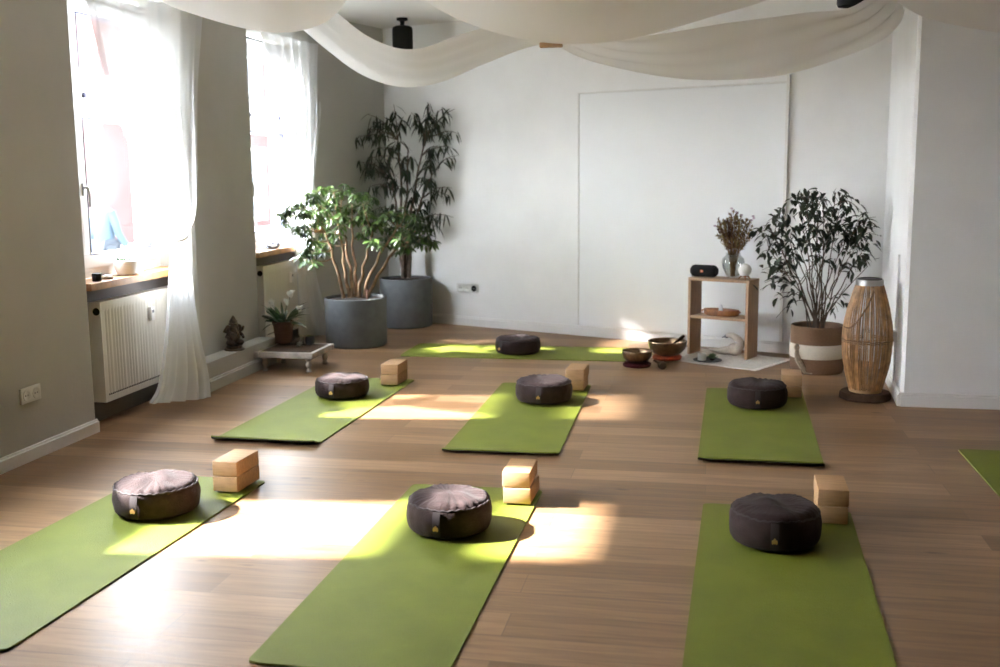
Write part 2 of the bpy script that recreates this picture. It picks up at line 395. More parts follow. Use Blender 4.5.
bm = BM(); board(bm, K2, Q, -D, .085, .018); sd = (K2 - K0).normalized(); board(bm, K0 + sd * .03, K2, -N, .085, .018); struct('baseboard_pier', bm, 'trim')
# plinth ledge between the two window niches
bm = BM()
def lbox(bm, s0, s1, t0, t1, z0, z1, mi=0): prism(bm, [W2(s0, t0), W2(s1, t0), W2(s1, t1), W2(s0, t1)], z0, z1, mi)
lbox(bm, 1.98, 3.12, -.0, .135, 0, .195); board(bm, L(1.985, .135), L(3.115, .135), N, .085, .016)
struct('trim_1', bm, 'wallshade')
# smooth white board closing an old doorway in the back wall
pa, pb = 2.175, 3.985
bm = BM()
P = lambda e, o, z: C0 + EB * e + MB_ * o + Vector((0, 0, z))
box(bm, P((pa + pb) / 2, .008, 1.09), (pb - pa, .016, 1.99), BANG, .004)
door = struct('door_1', bm, 'panel')
bm = BM()
box(bm, P(pa - .008, .012, 1.09), (.012, .018, 2.0), BANG, .003); box(bm, P(pb + .014, .014, 1.12), (.024, .028, 2.06), BANG, .004); box(bm, P((pa + pb) / 2, .012, 2.093), (pb - pa + .03, .017, .010), BANG, .003)
struct('door_frame', bm, 'trim', door)

# ------------------------------------------------------------------ windows, sills
def window(i, w):
    def fr(bm, s0, s1, z0, z1, wd, t0, t1):
        for a, b, c, e in ((s0, s1, z0, z0 + wd), (s0, s1, z1 - wd, z1), (s0, s0 + wd, z0 + wd, z1 - wd), (s1 - wd, s1, z0 + wd, z1 - wd)):
            box(bm, ((t0 + t1) / 2, (a + b) / 2, (c + e) / 2), (t1 - t0, b - a, e - c), 0, .006)
    bm = BM(); fr(bm, -.49, .49, .84, 2.50, .07, -.07, 0); box(bm, (-.035, 0, 1.90), (.07, .86, .12), 0, .006)
    root = obj('window_%d' % i, bm, 'pvc', loc=L(w, TG), rotz=ANG); root['kind'] = 'structure'
    for nm, z0, z1 in (('sash', .90, 1.85), ('upper_sash', 1.95, 2.44)):
        bm = BM(); fr(bm, -.43, .43, z0, z1, .082, -.055, .018); s = obj(nm, bm, 'pvc', root)
        bm = BM(); fr(bm, -.353, .353, z0 + .077, z1 - .077, .008, -.045, .0215); obj('gasket', bm, 'gasket', s)
        bm = BM(); box(bm, (-.025, 0, (z0 + z1) / 2), (.006, .72, z1 - z0 - .15)); obj('pane', bm, 'glass', s)
    bm = BM(); box(bm, (.022, -.385, 1.36), (.012, .028, .075), 0, .004); tube(bm, [(.02, -.385, 1.37), (.05, -.385, 1.37), (.055, -.385, 1.34), (.055, -.385, 1.26)], .008, 8); obj('handle', bm, 'zinc', root)
    bm = BM()
    for y in (.30, -.30): box(bm, (.012, y, 1.90), (.014, .022, .03), 0, .003)
    obj('latch', bm, 'gasket', root)
for i, w in enumerate(WIN): window(i + 1, w)
for k, w in enumerate(WIN):
    bm = BM(); o = [(w + NL_ + .01, .012), (w + .51, .012), (w + .51, -.045), (w + .485, TG), (w - .485, TG), (w + NL_ + .015, -.03)]
    prism(bm, [W2(*p) for p in o], .80, .84); s = struct('trim_%d' % (k + 2), bm, 'sillwood')

# ------------------------------------------------------------------ radiators
def radiator(s, label, ln=1.0):
    r = thing('radiator', label, 'radiator', L(s, -.065, 0), ANG, 'panel radiators under the windows')
    bm = BM(); z0, z1 = .135, .712; rows = []
    nv = 96
    for i in range(nv + 1):
        y = ln * i / nv; ph = (y / .034) % 1
        dx = -.007 if .30 < ph < .70 else 0
        if y < .03 or y > ln - .03: dx = 0
        rows.append([(.045 + (dx if k not in (0, 1, 4, 5) else 0), y, z) for k, z in enumerate((z0, z0 + .035, z0 + .05, z1 - .05, z1 - .035, z1))])
    thick(bm, rows, -.004); obj('front_panel', bm, 'radiator', r, angle=25)
    bm = BM(); box(bm, (0, .006, (z0 + z1) / 2), (.09, .012, z1 - z0), 0, .003); box(bm, (0, ln - .006, (z0 + z1) / 2), (.09, .012, z1 - z0), 0, .003); box(bm, (-.043, ln / 2, (z0 + z1) / 2), (.004, ln, z1 - z0)); obj('side_panel', bm, 'radiator', r)
    bm = BM()
    for i in range(40): box(bm, (0, ln * (i + .5) / 40, z1 + .002), (.086, ln / 40 * .5, .006))
    box(bm, (.043, ln / 2, z1 + .003), (.006, ln, .012)); obj('top_grille', bm, 'radiator', r)
    bm = BM()
    for i in range(48): box(bm, (.047, .03 + (ln - .06) * (i + .5) / 48, z0 + .042), (.004, .008, .010), 0, .001)
    obj('dimple_row', bm, 'niche', r)
    bm = BM(); lathe(bm, [(.014, -.035), (.02, -.033), (.022, 0)], 14, (.02, -.004, z1 - .045), axis=Matrix.Rotation(-PI / 2, 3, 'X').inverted()); obj('valve_cap', bm, 'black', r)
    bm = BM(); box(bm, (.056, .55, .585), (.024, .038, .085), 0, .006); h = obj('heat_meter', bm, 'white', r)
    bm = BM(); box(bm, (.0685, .55, .60), (.002, .02, .018), 0, .0005); obj('meter_display', bm, 'stone', h)
    bm = BM(); tube(bm, [(-.02, .90, z0 + .02), (-.02, .90, .0)], .009, 8); tube(bm, [(-.02, .95, z0 + .02), (-.02, .95, .0)], .009, 8); obj('pipe', bm, 'radiator', r)
    return r
r1 = radiator(1.005, 'white ribbed panel radiator under the window nearer the viewer, beside the knotted curtain')
dup(r1, L(3.31, -.065), ANG, 'white panel radiator under the second window, behind the small low plant table')

# ------------------------------------------------------------------ curtain rods and sheers
def rod(s0, s1, z, label):
    r = thing('curtain_rod', label, 'curtain rod', L(s0, -.085, z), ANG, 'curtain rods in the window niches')
    bm = BM(); tube(bm, [(0, 0, 0), (0, s1 - s0, 0)], .007, 10); obj('rod', bm, 'black', r)
    for y in (0, s1 - s0):
        bm = BM(); box(bm, (0, y, 0), (.028, .018, .05), 0, .004); obj('end_bracket', bm, 'black', r)
rod(.885, 2.135, 2.425, 'thin black curtain rod across the top of the nearer window')
rod(3.185, 4.435, 2.47, 'thin black curtain rod across the top of the far window')
def curtain(rows, nf, amp0, label, seed, tie=None):
    c = thing('sheer_curtain', label, 'curtain', L(*rows[-1][4:6], 0) if len(rows[-1]) > 5 else (0, 0, 0))
    fine = cat([r[:5] + (r[5],) for r in rows], 9)
    bm = BM(); NU = 110; grid = []
    zmin = 1e9
    for k, (xl, yl, xr, yr, t, am) in enumerate(fine):
        a = onwall(xl, yl, t); b = onwall(xr, yr, t); row = []
        for i in range(NU + 1):
            u = i / NU; p = a.lerp(b, u); v = k / len(fine)
            ph = u * nf * 2 * PI + 1.3 * math.sin(u * 5 + seed) + .6 * noise.noise(Vector((u * 3, v * 2, seed)))
            off = am * (math.sin(ph) + .35 * math.sin(2.3 * ph + seed)) + .012 * noise.noise(Vector((u * 6, v * 5, seed + 3)))
            p = p + N * off
            p.z = max(p.z, .004 + .004 * (1 + math.sin(ph)))
            row.append(p - c.location)
        grid.append(row)
    sheet(bm, grid); obj('panel', bm, 'sheer', c)
    if tie:
        px, py, t = tie; p = onwall(px, py, t) - c.location; bm = BM()
        ring = [p + D * (.058 * math.cos(a)) + N * (.05 * math.sin(a)) + Vector((0, 0, .018 * math.cos(a))) for a in [2 * PI * i / 24 for i in range(24)]]
        tube(bm, ring, .011, 8, closed=True); obj('knot', bm, 'white', c)
    return c
curtain([(82, -8, 204, 8, .025, .016), (92, 36, 201, 60, .03, .016), (100, 66, 199, 95, .035, .018), (119, 128, 198, 140, .045, .022), (141, 182, 197, 195, .07, .022), (158, 217, 195, 216, .11, .02), (167, 231, 189, 231, .125, .014), (171, 237, 186, 237, .13, .014),
         (171, 250, 188, 250, .14, .014), (168, 290, 192, 285, .17, .018), (165, 340, 200, 335, .19, .025), (158, 385, 209, 372, .20, .03), (148, 404, 212, 398, .21, .035)], 5, .02,
        'white sheer curtain knotted at sill height, at the window nearer the viewer', 1.0, (178, 238, .135))
curtain([(261, 31, 324, 46, .025, .014), (270, 62, 322, 76, .025, .014), (276, 80, 321, 100, .025, .015), (283, 122, 319, 130, .03, .016), (289, 180, 313, 190, .035, .02), (294, 235, 311, 240, .04, .02),
         (297, 265, 314, 265, .05, .02), (299, 300, 322, 300, .06, .022), (300, 322, 329, 325, .07, .024), (300, 335, 331, 335, .07, .025)], 6, .02,
        'white sheer curtain hanging loose at the far window, behind the leafy plant', 4.0)

# ------------------------------------------------------------------ ceiling drapes
def drape(name_label, near, far, seed, mid=.0):
    a = cat(near, 10); b = cat(far, 10); n = 70
    def samp(P, u):
        f = u * (len(P) - 1); i = min(int(f), len(P) - 2); k = f - i; q = [x + (y - x) * k for x, y in zip(P[i], P[i + 1])]; return atY(*q)
    bm = BM(); grid = []
    for j in range(19):
        v = j / 18; row = []
        for i in range(n + 1):
            u = i / n; p = samp(a, u).lerp(samp(b, u), v)
            end = abs(2 * u - 1) ** 2.2
            p.z -= mid * math.sin(PI * v) * (1 - end)
            p.z += (.004 + .020 * end) * math.sin(v * 22 + 3 * math.sin(u * 4 + seed)) + .01 * noise.noise(Vector((u * 4, v * 3, seed)))
            p.z = min(p.z, CEIL - .02)
            row.append(p)
        grid.append(row)
    sheet(bm, grid); o = obj('ceiling_drape', bm, 'drape'); tag(o, name_label, 'drape', 'white cloth swags under the ceiling'); return o
drape('white cloth swag dipping below the ceiling in front of the black ceiling spot',
      [(322, -2, 7.3), (340, 15, 7.25), (365, 35, 7.2), (395, 48, 7.15), (420, 48, 7.1), (450, 37, 7.05), (490, 25, 7.0), (545, 10, 7.0)],
      [(296, 22, 8.5), (325, 48, 8.5), (360, 73, 8.45), (400, 86, 8.4), (440, 83, 8.2), (485, 65, 8.0), (520, 50, 7.8), (548, 41, 7.6)], 1)
drape('white cloth swag nearest the windows, crossing above the curtains',
      [(60, -170, 4.7), (150, -110, 4.7), (230, -80, 4.7), (300, -95, 4.7), (370, -160, 4.7)],
      [(120, -35, 6.2), (160, -2, 6.2), (200, 16, 6.2), (245, 29, 6.2), (285, 33, 6.2), (322, 24, 6.2), (346, 4, 6.2), (362, -30, 6.2)], 2)
drape('broad cream cloth swag in the middle above the wooden batten',
      [(370, -160, 4.6), (480, -110, 4.6), (590, -85, 4.6), (700, -105, 4.6), (830, -165, 4.6)],
      [(385, -35, 6.2), (420, -2, 6.2), (445, 14, 6.2), (485, 31, 6.2), (540, 43, 6.2), (600, 43, 6.2), (660, 33, 6.2), (720, 15, 6.2), (770, -4, 6.2), (830, -38, 6.2)], 3)
drape('white cloth swag in front of the flat white board, tied at the pier',
      [(552, 10, 6.9), (600, 34, 6.7), (660, 34, 6.5), (730, 22, 6.4), (800, 14, 6.35), (848, 9, 6.3), (886, -16, 6.3)],
      [(551, 42, 7.6), (580, 57, 7.5), (620, 69, 7.4), (680, 79, 7.2), (740, 80, 7.0), (790, 74, 6.8), (840, 58, 6.65), (880, 40, 6.5), (900, 22, 6.42), (905, 8, 6.4)], 4)
drape('white cloth swag at the upper right in front of the pier',
      [(840, -165, 4.6), (930, -110, 4.6), (1030, -85, 4.6), (1150, -100, 4.6)],
      [(850, -35, 6.0), (882, -7, 6.0), (910, 9, 6.0), (945, 22, 6.0), (1000, 33, 5.9), (1060, 33, 5.8), (1120, 10, 5.8)], 5)
# wooden batten holding the middle seams
bt = atY(551, 45, 7.45)
b = thing('drape_batten', 'small pale wooden batten holding the cloth swags up at mid ceiling', 'batten', (bt.x, bt.y, bt.z), -.15)
bm = BM(); box(bm, (0, 0, 0), (.155, .06, .032), 0, .008); obj('wood_bar', bm, 'block', b)
bm = BM(); tube(bm, [(-.05, 0, .016), (-.05, 0, CEIL - bt.z)], .003, 6); tube(bm, [(.05, 0, .016), (.05, 0, CEIL - bt.z)], .003, 6); obj('cord', bm, 'white', b)
def spot(p, label):
    r = thing('ceiling_spotlight', label, 'ceiling lamp', (p.x, p.y, CEIL), 0, 'black cylindrical spots on the ceiling')
    bm = BM(); lathe(bm, [(.05, 0), (.05, -.02), (.02, -.03), (.02, -.07)], 20); obj('mount', bm, 'black', r)
    bm = BM(); lathe(bm, [(.02, -.065), (.06, -.068), (.085, -.08), (.092, -.10), (.092, -.33), (.086, -.345), (.07, -.335), (.07, -.30)], 28); obj('lamp_body', bm, 'black', r); return r
p = onfloor(400, 20, CEIL); s1 = spot(p - Vector((-.03, .12, 0)), 'black cylindrical ceiling spot hanging near the back left corner')
dup(s1, Vector((2.25, 6.98, CEIL)), 0, 'black ceiling spot half veiled by the cloth swag at upper right')

# ------------------------------------------------------------------ yoga mats
ML, MW = 1.854, .61
def yoga_mat(x, y, a, label, curl=(.0, .0), seed=0):
    r = thing('yoga_mat', label, 'yoga mat', (x, y, 0), a, 'green yoga mats')
    def zc(v, u):
        z = 0
        dn = (v + ML / 2); df = (ML / 2 - v)
        if curl[0]: z += curl[0] * max(0, 1 - dn / .12) ** 2
        if curl[1]: z += curl[1] * max(0, 1 - df / .09) ** 2
        return z + .0012 * (1 + noise.noise(Vector((u * 4, v * 3, seed))))
    vs = [-ML / 2 + .1 * i / 8 for i in range(8)] + [-ML / 2 + .1 + (ML - .2) * i / 24 for i in range(24)] + [ML / 2 - .1 + .1 * i / 8 for i in range(9)]
    us = [-MW / 2 + MW * i / 14 for i in range(15)]
    def grid(z0):
        g = []
        for v in vs:
            row = []
            for u in us:
                uu, vv = u, v
                du = MW / 2 - abs(u); dv = ML / 2 - abs(v); rc = .03      # rounded corners
                if du < rc and dv < rc:
                    cx, cy = rc - du, rc - dv; q = math.hypot(cx, cy)
                    if q > rc: uu = math.copysign(MW / 2 - rc + cx * rc / q, u); vv = math.copysign(ML / 2 - rc + cy * rc / q, v)
                row.append((uu, vv, z0 + zc(v, u)))
            g.append(row)
        return g
    bm = BM(); thick(bm, grid(.0055), .0065); o = obj('top_layer', bm, 'mat', r, angle=50)
    bm = BM(); thick(bm, grid(.0005), .0049); obj('base_layer', bm, 'matbase', r, angle=50)
    return r
MATS = {'mid2': (.1517, 6.2216, -.1784), 'right2': (1.471, 5.9702, -.2159), 'left2': (-1.0925, 6.4796, -.2123), 'fmid': (-.2884, 3.8324, -.193), 'fright': (.9679, 3.4975, -.2263), 'fleft': (-1.6138, 4.0393, -.2245)}
yoga_mat(*MATS['fleft'], 'green yoga mat at front left, long edge running along the window wall', (.004, .0), 1)
yoga_mat(*MATS['fmid'], 'green yoga mat at front centre, crossed by a patch of sunlight', (.003, 0), 2)
yoga_mat(*MATS['fright'], 'green yoga mat at front right, lying fully in the shade', (0, 0), 3)
yoga_mat(*MATS['left2'], 'green yoga mat of the second row nearest the radiator and low table', (.030, 0), 4)
yoga_mat(*MATS['mid2'], 'green yoga mat in the middle of the second row, barred by sunlight', (.020, 0), 5)
yoga_mat(*MATS['right2'], 'green yoga mat of the second row in front of the wicker lantern', (.026, 0), 6)
nlc = Vector((-.80, 8.30, 0)) + N * (ML / 2) + D * .31
yoga_mat(nlc.x, nlc.y, ANG + PI / 2, 'green yoga mat laid crosswise along the back wall for the teacher', (0, 0), 7)
q = Vector((2.351, 5.327, 0)); ar = -math.radians(10.97); rx = Vector((math.cos(ar), math.sin(ar), 0)); ry = Vector((-rx.y, rx.x, 0))
q = q + rx * (MW / 2) - ry * (ML / 2); yoga_mat(q.x, q.y, ar, 'green yoga mat cut off by the right edge of the picture', (0, 0), 8)

# ------------------------------------------------------------------ meditation cushions
def cushion(x, y, rot, label, seed, dia=.355, h=.155):
    r = thing('meditation_cushion', label, 'cushion', (x, y, .0142), rot, 'dark round meditation cushions'); R = dia / 2
    prof = []
    for k in range(7): prof.append((R * .80 * max(.01, k / 6), .0))
    for k in range(1, 34):
        b = -PI / 2 + PI * k / 34; cb, sb = math.cos(b), math.sin(b)
        rr = .80 + .20 * cb ** .62 if k < 17 else .62 + .38 * max(0, cb) ** .60
        prof.append((R * rr, h * .46 + h * (.46 if sb < 0 else .50) * math.copysign(abs(sb) ** .9, sb)))
    for k in range(1, 9): f = 1 - k / 8.3; prof.append((R * .62 * f, h * (.96 + .06 * (1 - f * f))))
    def fn(p, a, rr, z):
        v = Vector((math.cos(a) * 1.5, math.sin(a) * 1.5, z * 8 + seed * 7))
        top = max(0, (z - h * .55) / (h * .45)); ed = min(1, rr / R)
        pl = .0085 * top * (ed ** 2) * math.sin(a * 31 + 6 * noise.noise(v)) * (.5 + .5 * noise.noise(v * 1.7))
        wr = .022 * top * noise.noise(Vector((p.x * 13, p.y * 7, seed * 3))) * (.4 + .6 * (1 - ed)) - .010 * top * abs(noise.noise(Vector((p.x * 8 + p.y * 11, p.y * 4, seed + 5)))) 
        rad = 1 + .02 * noise.noise(v) * min(1, z / (h * .2) if z > 0 else 0)
        p = Vector((p.x * rad, p.y * rad, p.z + (pl + wr if z > h * .3 else 0)))
        if h * .1 < z < h * .85: p += Vector((math.cos(a), math.sin(a), 0)) * .0035 * noise.noise(Vector((a * 5, z * 22, seed)))
        return p
    bm = BM(); lathe(bm, prof, 96, fn=fn); obj('cover', bm, 'cushion', r, angle=80)
    bm = BM(); ring = []
    for i in range(120):
        a = 2 * PI * i / 120; v = Vector((math.cos(a) * 2, math.sin(a) * 2, seed))
        ring.append((R * .945 * math.cos(a), R * .945 * math.sin(a), h * .80 + .004 * noise.noise(v * 2) + .002 * math.sin(a * 31)))
    tube(bm, ring, .0038, 6, closed=True); obj('piping', bm, 'seam', r)
    bm = BM(); a0 = -PI / 2 - .35
    g = []
    for k in range(9):
        f = k / 8; z = h * (.10 + .68 * f); rr = R * 1.005 + .010 * math.sin(PI * f)
        g.append([((rr) * math.cos(a0 + q), rr * math.sin(a0 + q), z) for q in (-.085, -.04, .04, .085)])
    thick(bm, g, .003); hd = obj('handle', bm, 'seam', r)
    bm = BM()
    for dx, dz, s in ((0, .004, 1.0), (-.007, 0, .8), (.007, 0, .8)):
        rr = R * 1.012 + .0165; c = Vector((rr * math.cos(a0) , rr * math.sin(a0), h * .34)) + Vector((-math.sin(a0), math.cos(a0), 0)) * dx + Vector((0, 0, dz))
        tg = Vector((-math.sin(a0), math.cos(a0), 0)); nr = Vector((math.cos(a0), math.sin(a0), 0))
        pts = [c + tg * (s * .005 * math.sin(b)) + Vector((0, 0, s * .011 * math.cos(b))) for b in [2 * PI * i / 10 for i in range(10)]]
        va = [bm.verts.new(p) for p in pts]; vb = [bm.verts.new(p + nr * -.004) for p in pts]; bm.faces.new(va); bm.faces.new(vb[::-1])
        for i in range(10): bm.faces.new((va[i], vb[i], vb[(i + 1) % 10], va[(i + 1) % 10]))
    obj('emblem', bm, 'gold', hd)
    return r
cushion(-1.487, 4.435, 0.15, 'dark brown round cushion with creased top on the front left mat', 1, .365, .145)
cushion(-.212, 4.165, .1, 'dark brown round cushion on the front centre mat, half in sunlight', 2, .345, .148)
cushion(1.063, 3.985, .1, 'dark brown round cushion on the shaded front right mat', 3, .352, .152)
cushion(-1.03, 6.80, .1, 'dark brown round cushion on the second-row mat nearest the low table', 4, .35, .13)
cushion(.274, 6.585, .12, 'dark brown round cushion on the middle mat of the second row', 5, .36, .145)
cushion(1.573, 6.39, .13, 'dark brown round cushion with gold emblem on the mat before the wicker lantern', 6, .358, .15)
cushion(.142, 8.385, -.5, 'dark brown round cushion on the crosswise mat at the back wall', 7, .365, .13)

# ------------------------------------------------------------------ yoga blocks (stacks of two)
def block(p, rot, label, z, dz=.07):
    bm = BM(); box(bm, (0, 0, dz / 2), (.122, .225, dz), 0, .0065, seg=2)
    o = obj('yoga_block', bm, 'block', loc=(p[0], p[1], z), rotz=rot); return tag(o, label, 'yoga block', 'wooden yoga blocks in stacks of two')
def stack(fl, where, rot, z0=.0145, shift=(.006, .004), drot=.03, w=.122):
    a = Vector((math.cos(rot), math.sin(rot), 0)); b_ = Vector((-a.y, a.x, 0)); c = Vector((fl[0], fl[1], 0)) + a * .061 + b_ * .1125
    block(c, rot, 'lower wooden yoga block of the stack ' + where, z0)
    block((c.x + shift[0], c.y + shift[1]), rot + drot, 'upper wooden yoga block of the stack ' + where, z0 + .0722)
stack((.006, 4.465), 'on the front centre mat', -.21, shift=(-.006, .004))
stack((-1.313, 4.683), 'on the front left mat', -.24, shift=(0, 0), drot=.01)
stack((-.815, 7.10), 'on the second-row mat nearest the low table', -.22, shift=(.002, 0), drot=.01)
stack((.425, 6.862), 'on the middle mat of the second row', -.22, shift=(.003, -.004), drot=-.02)
stack((1.775, 6.585), 'on the mat before the wicker lantern', -.24, shift=(0, 0), drot=.01)
stack((1.281, 4.165), 'on the shaded front right mat', -.23, shift=(0, .002), drot=.02)

# ------------------------------------------------------------------ wall sockets
def outlet(loc, rot, n, label, dark=None):
    r = thing('wall_outlet', label, 'wall socket', loc, rot)    # local +x out of wall, y along
    bm = BM(); box(bm, (.007, 0, 0), (.014, .081 * n, .081), 0, .004); obj('cover_plate', bm, 'socket', r)
    for i in range(n):
        y = (i - (n - 1) / 2) * .078
        bm = BM(); lathe(bm, [(.029, .013), (.029, .017), (.0245, .017), (.021, .0145)], 24, (0, y, 0), axis=Matrix.Rotation(PI / 2, 3, 'Y')); s = obj('socket', bm, 'black' if dark == i else 'socket', r)
        bm = BM()
        for k in (-1, 1): lathe(bm, [(.005, .0148), (.005, .0156)], 8, (0, y + k * .0095, 0), axis=Matrix.Rotation(PI / 2, 3, 'Y'))
        obj('pin_hole', bm, 'sockhole', s)
    return r
P0 = onwall(29, 394, 0); outlet(P0, ANG, 2, 'white double wall socket on the pier left of the nearer window')
P0 = onback(468, 288); outlet(P0, math.atan2(MB_.y, MB_.x), 3, 'white triple wall socket on the back wall beside the grey planter', 2)
pp = K2 + (K0 - K2).normalized() * .35 - N * .001
r = thing('cable_conduit', 'thin white cable and socket running down the pier beside the wicker lantern', 'cable', (pp.x, pp.y, 0), ANG)
bm = BM(); tube(bm, [(-.008, 0, .09), (-.008, .0, .9)], .006, 8); obj('cable', bm, 'trim', r)
bm = BM(); box(bm, (-.015, 0, .38), (.028, .07, .07), 0, .005); obj('socket_box', bm, 'socket', r)

# ------------------------------------------------------------------ plants
def pot(r, R, h, m='potgrey', soil=.03, taper=.98):
    bm = BM(); lathe(bm, [(R * taper - .01, 0), (R * taper, .008), (R, h - .006), (R - .004, h), (R - .022, h), (R - .026, h - soil - .02)], 48, cap1=False); obj('pot', bm, m, r)
    bm = BM(); n = 20
    lathe(bm, [(R - .024, h - soil - .01), (R * .7, h - soil), (R * .4, h - soil + .006), (.01, h - soil + .010)], 28, fn=lambda p, a, rr, z: p + Vector((0, 0, .006 * noise.noise(p * 22)))); obj('soil', bm, 'soil', r)
def toward(base, tip, wob, n=7, lift=.3):
    """woody path from base to tip that first rises then leans out"""
    base = Vector(base); tip = Vector(tip); pts = []
    for i in range(n + 1):
        f = i / n; h = f ** (1 + lift); q = Vector((base.x + (tip.x - base.x) * h, base.y + (tip.y - base.y) * h, base.z + (tip.z - base.z) * f))
        w = wob * math.sin(PI * f); q += Vector((rnd(-w, w), rnd(-w, w), 0)); pts.append(q)
    return pts

# schefflera, grey planter nearer the viewer
pc = onfloor(357, 349.3); pc = pc + Vector((pc.x, pc.y, 0)).normalized() * .26
R1 = .262; H1 = .405
sch = thing('potted_schefflera', 'leafy umbrella plant with pale stems in the round grey planter nearer the viewer', 'potted plant', (pc.x, pc.y, 0), 0)
pot(sch, R1, H1, soil=.012)
def lp(px, py, dy, c): return atY(px, py, c.y + dy) - Vector((c.x, c.y, 0))
clus = [(285, 214), (291, 222), (299, 206), (308, 198), (316, 193), (325, 189), (334, 192), (343, 188), (352, 194), (361, 197), (369, 201), (312, 208), (321, 206), (331, 204), (340, 207), (349, 206), (358, 211), (366, 214), (318, 219), (328, 217), (338, 219), (347, 221), (309, 225), (323, 231), (335, 232), (300, 214), (306, 236),
        (303, 252), (311, 258), (318, 247), (328, 243), (372, 226), (380, 219), (388, 214), (397, 217), (405, 214), (413, 219), (420, 222), (376, 238), (385, 233), (394, 230), (402, 234), (411, 231), (424, 232), (420, 240), (428, 238), (390, 243), (402, 246), (366, 236), (412, 243)]
bw = BM(); bl = BM(); hubs = []
stemtop = [(325, 232, -.05), (338, 222, .05), (345, 235, .1), (352, 228, 0), (372, 232, -.08), (398, 226, .02), (412, 232, .08)]
base_px = [(338, 300), (343, 298), (347, 302), (350, 299), (354, 300), (358, 302), (362, 300)]
forks = []
for (x, y, dy), (bx, by) in zip(stemtop, base_px):
    tip = lp(x, y, dy, pc); bs = Vector(((bx - 350) * .0075, rnd(-.04, .04), H1 - .035)); pts = toward(bs, tip, .018, 8, .35)
    tube(bw, pts, [.0165 - .0085 * i / 8 for i in range(9)], 7); forks.append(pts)
for x, y in clus:
    dy = rnd(-.22, .2) if x > 318 else rnd(-.5, -.3) - (318 - x) * .006; tp = lp(x, y, dy, pc)
    best = min(((p - tp).length + (0 if p.z < tp.z else .25), k, i) for k, pts in enumerate(forks) for i, p in enumerate(pts) if i >= 4)
    st = forks[best[1]][best[2]]; pts = [st + (tp - st) * f + Vector((0, 0, -.03 * math.sin(PI * f))) for f in (0, .3, .65, 1)]
    tube(bw, pts, [.006, .0025], 5)
    for j in range(5):
        hub = tp + Vector((rnd(-.055, .055), rnd(-.07, .07), rnd(-.05, .045))); ax = Vector((rnd(-.5, .5), rnd(-.9, .2), 1)).normalized(); o1 = ax.orthogonal().normalized(); o2_ = ax.cross(o1)
        tube(bw, [tp, hub], [.0018, .0013], 4); k = random.randint(6, 8); ph = rnd(0, 6)
        for i in range(k):
            a = ph + 2 * PI * i / k; dd = (o1 * math.cos(a) + o2_ * math.sin(a) - ax * .15 - Vector((0, 0, .25))); leaf(bl, hub + dd * .008, dd, rnd(.055, .09), rnd(.022, .032), .5, .2, 4)
for q in (bw, bl): clamp(q, sch, [(L(0, .13), N)])
obj('stems', bw, 'bark', sch); obj('foliage', bl, 'leafbright', sch, angle=180)
bm = BM(); tube(bm, [(.11, -.1, H1 - .03), (.112, -.1, H1 + .06)], .008, 8); box(bm, (.112, -.1, H1 + .062), (.03, .008, .02), 0, .003); obj('watering_gauge', bm, 'terracotta', sch)

# long-leaved fig, grey planter at the back wall
pc = onfloor(407, 329.3); pc = pc + Vector((pc.x, pc.y, 0)).normalized() * .25
ali = thing('potted_long_leaf_fig', 'tall fig with narrow drooping leaves in the grey planter in the back corner', 'potted plant', (pc.x, pc.y, 0), 0)
pot(ali, .248, .455, soil=.012)
clus = [(372, 128, 0), (380, 133, .1), (388, 124, -.1), (397, 117, 0), (406, 122, .1), (415, 118, -.1), (424, 122, 0), (433, 116, .1), (441, 119, 0), (447, 126, -.1), (453, 137, .05), (366, 140, .1), (374, 146, 0), (384, 142, -.1), (412, 130, 0), (420, 138, .1), (428, 136, -.1), (436, 142, 0), (445, 148, .05),
        (357, 156, 0), (364, 163, .1), (372, 160, -.1), (380, 158, 0), (352, 172, .1), (360, 176, 0), (369, 176, -.1), (378, 172, .1), (388, 163, 0), (396, 160, -.1), (404, 163, .1), (412, 160, 0), (420, 163, -.1), (428, 160, .1), (436, 162, 0), (444, 167, -.05), (452, 163, .05), (386, 178, 0), (394, 174, .1), (402, 178, -.1), (410, 176, 0), (418, 180, .1), (426, 176, -.1), (434, 182, 0),
        (384, 192, .1), (393, 192, -.1), (372, 190, 0), (402, 194, .05), (412, 192, 0), (422, 196, -.1), (430, 192, .05), (439, 197, 0), (446, 203, 0), (396, 206, .1), (386, 208, -.1), (408, 208, 0), (420, 210, .1), (432, 212, 0), (440, 216, -.05), (378, 214, 0), (398, 220, 0), (424, 222, .1), (436, 224, 0), (444, 228, 0), (412, 222, -.1)]
bw = BM(); bl = BM(); forks = []
for x, y, dy, bx in ((398, 140, .05, -.02), (408, 150, -.05, 0), (425, 140, .02, .02), (392, 180, .1, -.03), (432, 175, -.05, .03), (412, 200, .08, .01)):
    tip = lp(x, y, dy, pc); pts = toward((bx, rnd(-.02, .02), .43), tip, .018, 9, .9)
    tube(bw, pts, [.019 - .013 * i / 9 for i in range(10)], 7); forks.append(pts)
